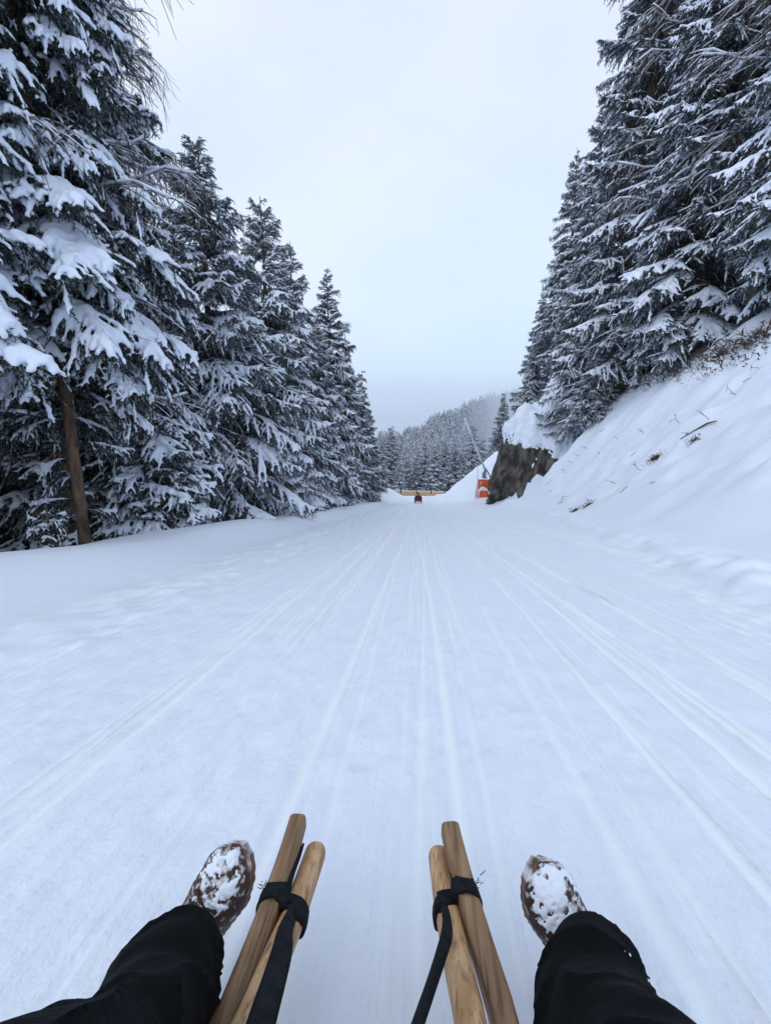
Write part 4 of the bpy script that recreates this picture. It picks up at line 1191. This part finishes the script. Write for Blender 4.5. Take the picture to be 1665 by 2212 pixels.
# black straps: wrapped round both bars, knotted, ends running back to the rider's hands
def near_on(P, v):
    w = [abs(((p - CAM) @ FWD) and (1105.7 - ((p - CAM) @ UPV) / ((p - CAM) @ FWD) * 1000) - v) for p in P]
    return P[int(np.argmin(w))]
def wrap(mb, c, tdir, a, b, turns, width, th, tilt_=0.0, ph=0.0):
    """flat band wound round a bar; a,b half sizes; tdir bar direction"""
    tdir = tdir / np.linalg.norm(tdir)
    A = np.cross(tdir, (0, 0, 1)); A /= np.linalg.norm(A); B = np.cross(A, tdir)
    n_ = int(26 * turns) + 1
    t = np.linspace(0, 2 * math.pi * turns, n_) + ph
    off = (np.linspace(-.5, .5, n_) * width * .8 * max(0, turns - 1)) + tilt_ * np.cos(t)
    P = c + A * (a * np.sign(np.cos(t)) * np.abs(np.cos(t)) ** .6)[:, None] + B * (b * np.sign(np.sin(t)) * np.abs(np.sin(t)) ** .6)[:, None] + tdir * off[:, None]
    # band: width along the bar, thickness outwards
    out_ = P - c; out_ -= tdir * (out_ @ tdir)[:, None]; out_ /= np.linalg.norm(out_, axis=1)[:, None]
    V = []
    for s1, s2 in ((-1, -1), (1, -1), (1, 1), (-1, 1)):
        wv = width / 2 * (1 + .12 * np.sin(t * 3.1 + s1))
        V.append(P + tdir * (s1 * wv)[:, None] + out_ * (s2 * th / 2 + th / 2))
    V = np.stack(V, 1).reshape(-1, 3)
    i_ = np.arange(n_ - 1)[:, None] * 4; j = np.arange(4)[None]; k = (j + 1) % 4
    mb.add(V, None, np.stack([i_ + j, i_ + k, i_ + 4 + k, i_ + 4 + j], -1).reshape(-1, 4))
def ribbon(mb, C_, wid, th, nrm_):
    C_ = np.asarray(C_, float)
    T_ = np.gradient(C_, axis=0); T_ /= np.linalg.norm(T_, axis=1)[:, None]
    Nn = np.asarray(nrm_, float)
    if Nn.ndim == 1: Nn = np.tile(Nn, (len(C_), 1))
    W_ = np.cross(T_, Nn); W_ /= np.linalg.norm(W_, axis=1)[:, None]
    N2 = np.cross(W_, T_)
    wid = np.broadcast_to(wid, (len(C_),))
    pr = [(-1, 0), (-.6, .5), (0, .62), (.6, .5), (1, 0), (.6, -.5), (0, -.62), (-.6, -.5)]
    V = np.stack([C_ + W_ * (wid / 2 * a_)[:, None] + N2 * (th * b_) for a_, b_ in pr], 1).reshape(-1, 3)
    n_ = len(pr)
    i_ = np.arange(len(C_) - 1)[:, None] * n_; j = np.arange(n_)[None]; k = (j + 1) % n_
    mb.add(V, None, np.stack([i_ + j, i_ + k, i_ + n_ + k, i_ + n_ + j], -1).reshape(-1, 4))
def knot(mb, c, r_, seed):
    rs = np.random.RandomState(seed)
    for k in range(5):
        ax = rs.normal(size=3); ax /= np.linalg.norm(ax)
        u_ = np.cross(ax, rs.normal(size=3)); u_ /= np.linalg.norm(u_); v_ = np.cross(ax, u_)
        t = np.linspace(0, 2 * math.pi, 18)
        mb.tube(c + (u_ * np.cos(t)[:, None] + v_ * np.sin(t)[:, None]) * r_ * rs.uniform(.45, .8) + ax * rs.normal(0, .3) * r_, r_ * .42, 7, cap=False)
    mb.sphere(c, (r_ * .7,) * 3, 10, 8)
def tie(vrun, vrail, run, rail, seed, side):
    cr_, ca = near_on(run, vrun), near_on(rail, vrail)
    tr = near_on(run, vrun - 60) - near_on(run, vrun + 60); ta = near_on(rail, vrail - 60) - near_on(rail, vrail + 60)
    mb = MB()
    wrap(mb, cr_, tr, .0180, .0180, 1.25, .021, .0035, tilt_=.012 * side, ph=.6)
    wrap(mb, ca, ta, .0208, .0198, 2.3, .015, .004, tilt_=.008 * -side, ph=.2)
    mid = cr_ * .42 + ca * .58 + np.array([0, 0, .016])
    knot(mb, mid, .011, seed)
    knot(mb, ca + np.array([.008 * side, -.012, .014]), .012, seed + 5)
    # the short twist from the runner loop to the knot and a stub end between the bars
    ribbon(mb, curve([cr_ + (-.012 * side, -.004, .024), cr_ * .7 + ca * .3 + (0, 0, .028), mid + (0, 0, .006)], 12), .022, .005, (0, -.2, 1))
    tl = near_on(run, vrun - 120) * .5 + near_on(rail, vrail - 95) * .5 + np.array([0, .012, .006])
    ribbon(mb, curve([mid + (0, .004, .004), mid * .5 + tl * .5 + (0, 0, .004), tl], 10), np.linspace(.014, .006, 11), .003, (side * .8, 0, .6))
    rs = np.random.RandomState(seed)
    for q in range(7):
        c_ = cr_ + np.array([-.020 * side + rs.normal(0, .003), rs.normal(.012, .006), .012 + rs.normal(0, .004)])
        mb.tube(np.array([c_, c_ + rs.normal(0, .005, 3) + (-.003 * side, .004, .002)]), [.0009, .0005], 4)
    me_ = mb.mesh("strap_tie", True)
    V = verts(me_).astype(float)
    setv(me_, V + .0016 * np.stack([n3(V, 70, 1), n3(V, 70, 2), n3(V, 70, 3)], 1))
    return ob("strap_tie", me_, M['strap'], sledge), mid, ca
tL, mL, kL = tie(1935, 1968, rPL, aPL, 1, 1)
tR, mR, kR = tie(1950, 1982, rPR, aPR, 8, -1)
C_ = curve([kL + (.004, -.006, .022), SP(618, 2010, .245), SP(608, 2060, .255), SP(590, 2125, .270), SP(566, 2205, .290), SP(536, 2320, .315), SP(500, 2480, .35), SP(470, 2700, .40)], 42)
nn = np.linspace(0, 1, len(C_))
mb = MB(); ribbon(mb, C_, np.interp(nn, [0, .12, .3, .6, 1], [.020, .024, .030, .033, .034]), .0022, np.stack([np.interp(nn, [0, .2, 1], [.9, .35, .15]), np.full(len(C_), -.45), np.ones(len(C_))], 1))
mb.build("pull_strap", M['strap'], sledge)
C_ = curve([kR + (-.004, -.010, .020), SP(966, 2010, .250), SP(952, 2065, .262), SP(926, 2145, .285), SP(902, 2215, .305), SP(868, 2320, .33), SP(820, 2500, .37), SP(790, 2700, .41)], 42)
mb = MB(); ribbon(mb, C_, np.interp(nn, [0, .15, .4, 1], [.018, .019, .015, .014]), .0045, (.35, -.5, 1))
mb.build("pull_strap", M['strap'], sledge)

# ------------------------------------------------------------------ the photographer's legs
me_p = thing("person", "photographer's legs in black trousers and brown snow caked shoes astride the sled", "person", (0, 0, 0))
def leg_rings(rows):
    """rows: (u, v, depth, half width px, flatten)"""
    return np.array([PD(u, v, d) for u, v, d, w, f in rows]), np.array([w * d / 1000 for u, v, d, w, f in rows]), np.array([w * d / 1000 * f for u, v, d, w, f in rows])
LEFT = [(408, 2034, .725, 56, .9), (398, 2046, .71, 80, .95), (378, 2085, .675, 99, .95), (348, 2142, .62, 116, .95), (306, 2222, .54, 138, .95), (266, 2330, .46, 148, .95)]
RIGHT = [(1262, 2056, .725, 58, .9), (1268, 2068, .71, 82, .95), (1278, 2096, .68, 98, .95), (1288, 2134, .62, 116, .95), (1300, 2214, .55, 135, .95), (1330, 2330, .47, 165, .95)]
tb = MB()
for rows, hip, knee in ((LEFT, (-.14, -.22, .40), (-.31, .20, .36)), (RIGHT, (.14, -.22, .40), (.24, .20, .36))):
    C0, a0, b0 = leg_rings(rows)
    C1 = np.vstack([C0, [knee, (np.array(knee) * .45 + np.array(hip) * .55), hip]])
    a1 = np.concatenate([a0, [.098, .105, .13]]); b1 = np.concatenate([b0, [.098, .10, .12]])
    t0_ = np.linspace(0, 1, len(C1)); t1_ = np.linspace(0, 1, 60)
    CC = np.stack([np.interp(t1_, t0_, C1[:, k]) for k in range(3)], 1)
    for _ in range(3): CC[1:-1] = (CC[:-2] + CC[1:-1] * 2 + CC[2:]) / 4
    tb.tube(CC, np.interp(t1_, t0_, a1), 40, ry=np.interp(t1_, t0_, b1), up=(0, 0, 1))
tb.sphere((0, -.30, .42), (.20, .17, .15), 20, 12)
tb.tube(np.array([[0, -.32, .42], [0, -.36, .56], [0, -.37, .64]]), [.19, .18, .175], 20, ry=[.14, .13, .125], up=(0, 1, 0))
tm = remesh(tb.mesh("trousers"), .0075, 3, "trousers")
V = verts(tm).astype(float); nn_ = norms(tm)
# folds running round the shin and soft creases
f1 = n3(np.stack([V[:, 0] * 5 + V[:, 1] * 9, V[:, 1] * 4, V[:, 2] * 22], -1), 1.0, 2.0)
f2 = n3(V, 17, 5.0)
ridge_ = 1 - np.abs(n3(np.stack([V[:, 0] * 9, V[:, 1] * 14 + V[:, 0] * 6, V[:, 2] * 16], -1), 1.0, 8.0))
setv(tm, V + nn_ * (.006 * f1 + .004 * f2 + .012 * (ridge_ ** 5) - .006)[:, None])
ob("trousers", tm, M['trousers'], me_p)
# flecks of snow caught on the cloth
fl = MB(); rs = np.random.RandomState(4)
V = verts(tm).astype(float); nn_ = norms(tm)
vis = np.where((nn_ @ -FWD > .15) & (V[:, 1] > .38))[0]
w_ = V[vis, 1] ** 4; w_ /= w_.sum()
for i_ in rs.choice(vis, 130, p=w_):
    s_ = rs.uniform(.0006, .0018)
    fl.sphere(V[i_], (s_ * rs.uniform(.7, 1.8), s_ * rs.uniform(.7, 1.8), s_), 6, 4)
tag(ob("snow_fleck", fl.mesh("snow_fleck"), M['snow'], me_p), None, kind='stuff')

def shoe(toe_p, heel_p, mirror, seed, out_=.3):
    """shoe in local axes: +Y heel->toe, +Z up through the top, X across"""
    toe_p, heel_p = np.array(toe_p), np.array(heel_p)
    yv = toe_p - heel_p; L = float(np.linalg.norm(yv)); yv /= L
    vw = CAM - (toe_p + heel_p) / 2; vw /= np.linalg.norm(vw)
    zv = vw + RGT * (-mirror * out_)          # the instep faces up the leg, leaning outwards
    zv -= yv * (zv @ yv); zv /= np.linalg.norm(zv); xv = np.cross(yv, zv)
    Mx = Matrix(((xv[0], yv[0], zv[0], heel_p[0]), (xv[1], yv[1], zv[1], heel_p[1]), (xv[2], yv[2], zv[2], heel_p[2]), (0, 0, 0, 1)))
    root = ob("shoe", None, parent=me_p); root.matrix_basis = Mx
    t = np.linspace(0, 1, 46)
    y = t * L
    wid = np.interp(t, [0, .03, .12, .35, .55, .72, .85, .94, .985, 1], [.016, .028, .034, .036, .042, .0495, .046, .034, .018, .004])
    cx = mirror * np.interp(t, [0, .35, .72, 1], [0, -.002, .004, -.004])
    top = np.interp(t, [0, .08, .22, .34, .46, .60, .75, .88, .96, 1], [.085, .105, .112, .108, .092, .074, .058, .048, .036, .022])
    n_ = 36
    a_ = np.arange(n_) / n_ * 2 * math.pi
    V = []
    for k in range(len(t)):
        h_ = top[k]
        zc = .018
        for q in a_:
            c_, s_ = math.cos(q), math.sin(q)
            ww = wid[k] * math.copysign(abs(c_) ** .75, c_)
            if s_ >= 0: zz = zc + (h_ - zc) * abs(s_) ** .85
            else: zz = zc * (1 - abs(s_) ** .5)
            ww *= 1 - .28 * max(0, s_) * np.interp(t[k], [0, .4, .8, 1], [.6, .9, .4, .2])
            V.append((cx[k] + ww, y[k], zz))
    V = np.array(V)
    i_ = np.arange(len(t) - 1)[:, None] * n_; j = np.arange(n_)[None]; kk = (j + 1) % n_
    F = np.stack([i_ + j, i_ + kk, i_ + n_ + kk, i_ + n_ + j], -1).reshape(-1, 4)
    cap0 = np.array([list(range(n_))]); cap1 = np.array([list(range((len(t) - 1) * n_, len(t) * n_))[::-1]])
    me_ = mesh_np("upper", V, [F[:, ::-1], cap0[:, ::-1], cap1[:, ::-1]])
    def su(o):
        q = o.modifiers.new("s", 'SUBSURF'); q.levels = q.render_levels = 1
    me_ = modded(me_, su)
    V = verts(me_).astype(float); nn__ = norms(me_)
    tt = V[:, 1] / L
    onTop = np.clip(nn__[:, 2], 0, 1)
    # toe cap seam, tongue, lace rows
    lace = np.exp(-((tt - .60) / .15) ** 4) * np.exp(-((V[:, 0] - .004 * mirror) / .020) ** 4)
    rows_ = .5 + .5 * np.cos(tt * 2 * math.pi / .062)
    dsp_ = lace * (.0045 * rows_ ** 3) + .0018 * n3(V, 30, seed) - .002 * np.exp(-((tt - .80) / .010) ** 2) * (V[:, 2] > .03)
    V2 = V + nn__ * dsp_[:, None]
    setv(me_, V2)
    me_.polygons.foreach_set('use_smooth', np.ones(len(me_.polygons), bool))
    ob("upper", me_, M['leather'], root)
    # laces over the tongue
    TV = verts(me_).astype(float)
    for q in range(5):
        yl = L * (.47 + .062 * q)
        xl = np.linspace(-.024, .024, 9) + .004 * mirror
        pl = []
        for x_ in xl:
            d_2 = (TV[:, 0] - x_) ** 2 + (TV[:, 1] - yl - .004 * math.sin(x_ * 90)) ** 2 - TV[:, 2] * .0006
            i_2 = int(np.argmin(d_2)); pl.append((x_, yl + .004 * math.sin(x_ * 90 + q), TV[i_2, 2] + .0015))
        mbl = MB(); mbl.tube(np.array(pl), .0024, 6); mbl.build("lace", M['lace'], root)
    # snow crust over the upper
    me_s = me_.copy(); me_s.name = "snow"; me_s.materials.clear()
    def su2(o):
        q = o.modifiers.new("s", 'SUBSURF'); q.levels = q.render_levels = 1; q.subdivision_type = 'SIMPLE'
    me_s = modded(me_s, su2)
    V = verts(me_s).astype(float); nn2 = norms(me_s); tt = V[:, 1] / L
    up_ = nn2[:, 2]
    def lace_(V, tt): return np.exp(-((tt - .60) / .16) ** 4) * np.exp(-((V[:, 0] - .004 * mirror) / .024) ** 4)
    cov_ = .95 * fb3(V * np.array([1, .75, 1]), 38, 3, seed) + .7 * fb3(V, 120, 2, seed + 3) + .35 * lace_(V, tt) * (.5 + .5 * np.cos(tt * 2 * math.pi / .062)) + .45 * fb3(V, 230, 2, seed + 6) + .9 * np.clip(up_, -.3, 1) - .75 * np.clip(mirror * nn2[:, 0], 0, 1) - (1.0 if mirror > 0 else .72) + .42 * sstep(.55, .9, tt) - 1.0 * np.exp(-((V[:, 0] + mirror * .020) / .014) ** 2 - ((tt - .42) / .20) ** 2) - .35 * sstep(.035, .0, V[:, 2])
    rows2 = .5 + .5 * np.cos(tt * 2 * math.pi / .062 + 1.2 * n3(V, 25, seed))
    lace = np.exp(-((tt - .60) / .16) ** 4) * np.exp(-((V[:, 0] - .004 * mirror) / .024) ** 4)
    th_ = np.clip(cov_ * .004, -.003, .0022) + (cov_ > 0) * np.clip(cov_, 0, 1) * (.0016 * fb3(V, 130, 2, seed + 9) + lace * .0045 * (rows2 - .5))
    setv(me_s, V + nn2 * th_[:, None])
    me_s.polygons.foreach_set('use_smooth', np.ones(len(me_s.polygons), bool))
    ob("snow", me_s, M['snow'], root)
    # sole: welted slab with lugs
    nn_y = 60
    ts = np.linspace(0, 1, nn_y)
    ws = np.interp(ts, t, wid) - np.interp(ts, [0, .6, .9, 1], [.0005, .0005, .006, .007])
    ws[0] *= .7
    left = np.stack([np.interp(ts, t, cx) - ws, ts * (L + .010) - .005], 1); right = np.stack([np.interp(ts, t, cx) + ws, ts * (L + .010) - .005], 1)[::-1]
    outl = np.vstack([left, right])
    m_ = len(outl)
    lug = .0018 * (np.sin(np.arange(m_) * 1.9) > 0)
    cen = outl.mean(0)
    layers = [(.017, 1.0, 0), (.009, 1.02, 0), (.005, 1.0, 1), (-.010, .985, 1)]
    V = []
    for z_, sc_, lg in layers:
        dirr = outl - np.array([0, 1]) * outl[:, 1:2] * 0 - cen
        dirr = dirr / np.linalg.norm(dirr, axis=1)[:, None]
        q = cen + (outl - cen) * sc_ - dirr * (lug[:, None] * lg)
        V.append(np.column_stack([q, np.full(m_, z_)]))
    V = np.vstack(V)
    j = np.arange(m_); kk = (j + 1) % m_
    F = np.vstack([np.stack([l * m_ + j, l * m_ + kk, (l + 1) * m_ + kk, (l + 1) * m_ + j], 1) for l in range(3)])
    ob("sole", mesh_np("sole", V, [F, np.array([list(range(m_))[::-1]]), np.array([list(range(3 * m_, 4 * m_))])], False), M['sole'], root)
    return root
shoe(SP(532, 1828, .262), SP(366, 2135, .045), 1, 3, .32)
shoe(SP(1150, 1862, .260), SP(1282, 2160, .045), -1, 12, .32)

# ------------------------------------------------------------------ litter on the right slope
def ground_hit(u, v, y0=4.0, y1=70.0):
    r = ray(u, v)
    yy = np.linspace(y0, y1, 1500)
    t = yy / r[1]
    P = CAM + r * t[:, None]
    d = P[:, 2] - G(P[:, 0], P[:, 1])
    k = np.where(d < 0)[0]
    return P[k[0]] if len(k) else None
rs = np.random.RandomState(8)
TW = [(1455, 905), (1468, 912), (1405, 1002), (1360, 990), (1386, 1012), (1480, 938), (1505, 948), (1300, 930), (1335, 945), (1268, 970), (1252, 985), (1290, 985), (1222, 1020), (1232, 1000), (1190, 1060), (1205, 1090), (1215, 1080), (1330, 1045), (1345, 1060), (1416, 1040), (1560, 870), (1590, 850), (1640, 795), (1615, 820), (1530, 905), (1390, 935), (1180, 1045)]
for (u, v) in TW:
    p = ground_hit(u, v)
    if p is None: continue
    root = thing("twig", "thin dark twig poking out of the snow slope on the right", "twig", p, "twigs poking out of the right slope")
    mb = MB()
    l = rs.uniform(.15, .5)
    a = rs.uniform(0, 6.28)
    d = np.array([math.cos(a), math.sin(a) * .5 - .2, rs.uniform(.15, .7)])
    c = curve([-d * .15, d * l * .4 + rs.normal(0, .03, 3), d * l * .8 + rs.normal(0, .05, 3), d * l + rs.normal(0, .06, 3)], 9)
    mb.tube(c, np.linspace(.010, .004, len(c)), 5)
    for q in range(2):
        b_ = c[rs.randint(3, len(c) - 2)]
        mb.tube(np.array([b_, b_ + d * .12 + rs.normal(0, .09, 3)]), [.008, .004], 4)
    mb.build("stem", M['stick'], root)
for k, (u, v, lab, sz_) in enumerate(((1416, 986, "dark hollow of bare earth and dead grass high on the snow slope", .32), (1240, 1104, "tuft of brown grass at the foot of the snow slope, lower of two", .30), (1268, 1092, "tuft of brown grass at the foot of the snow slope, upper of two", .26), (1500, 950, "small dry tuft beside twigs in the middle of the snow slope", .16))):
    p = ground_hit(u, v)
    if p is None: continue
    root = thing("grass_tuft", lab, "grass tuft", p, "bare tufts on the right slope", rot=(0, -R(40), 0))
    P_, F_, V_ = blob((0, 0, -.04 * sz_), (sz_ * .7, sz_ * .45, sz_ * .20), 3)
    P_ = P_ + V_ * (.3 * sz_ * fb3(P_ + p, 3.0, 3))[:, None]
    ob("earth", mesh_np("earth", P_, F_), M['earth'], root)
    mb = MB()
    for q in range(60):
        b_ = rs.normal(0, .55, 3) * np.array([sz_ * 1.3, sz_ * .6, sz_ * .25]) + (0, -.05, .03)
        d = rs.normal(0, .4, 3) + (0, -.5, .3)
        mb.tube(np.array([b_, b_ + d * .12, b_ + d * .2 - (0, 0, .06)]), [.008, .006, .002], 3, cap=False)
    tag(mb.build("blades", M['grass'], root), None, kind='stuff')
# fallen log half under snow
p, q = ground_hit(1478, 945), ground_hit(1520, 922)
if p is not None and q is not None:
    lg = thing("fallen_log", "slim fallen log lying up the slope below the forest edge", "log", p)
    v_ = (q - p); v_ = v_ / np.linalg.norm(v_) * 1.1
    mb = MB(); mb.tube(np.array([-v_ * .15, v_ * .3 + (0, 0, .03), v_ * .7 + (0, 0, .04), v_ - (0, 0, .04)]) + (0, -.03, .03), [.02, .026, .028, .018], 8); mb.build("trunk", M['bark'], lg)
# brushwood and leaf litter under the forest edge
mb, ms = MB(), MB()
cnt = 0
for _ in range(1900):
    s_ = rs.uniform(0, 1)
    u = 1180 + s_ * 485; v = 905 - s_ * 195 + rs.normal(0, 10) + 14 * rs.rand() * s_
    if u > 1460 and rs.rand() < .25: v += rs.uniform(0, 40)
    p = ground_hit(u, v, 12, 45)
    if p is None: continue
    cnt += 1
    l = rs.uniform(.10, .55)
    a = rs.uniform(0, 6.28)
    d = np.array([math.cos(a), math.sin(a), rs.uniform(-.2, .7)])
    c = np.array([p - d * .05, p + d * l * .5 + rs.normal(0, .04, 3), p + d * l + rs.normal(0, .06, 3)])
    if rs.rand() < .5: mb.tube(c, [.014, .010, .004], 3, cap=False)
    else: mb.tube(c, [.02, .035, .01], 4, ry=[.004, .006, .003])
tag(mb.build("brushwood", M['stick']), "brown brushwood and leaf litter strewn under the right forest edge", "brushwood", kind='stuff')
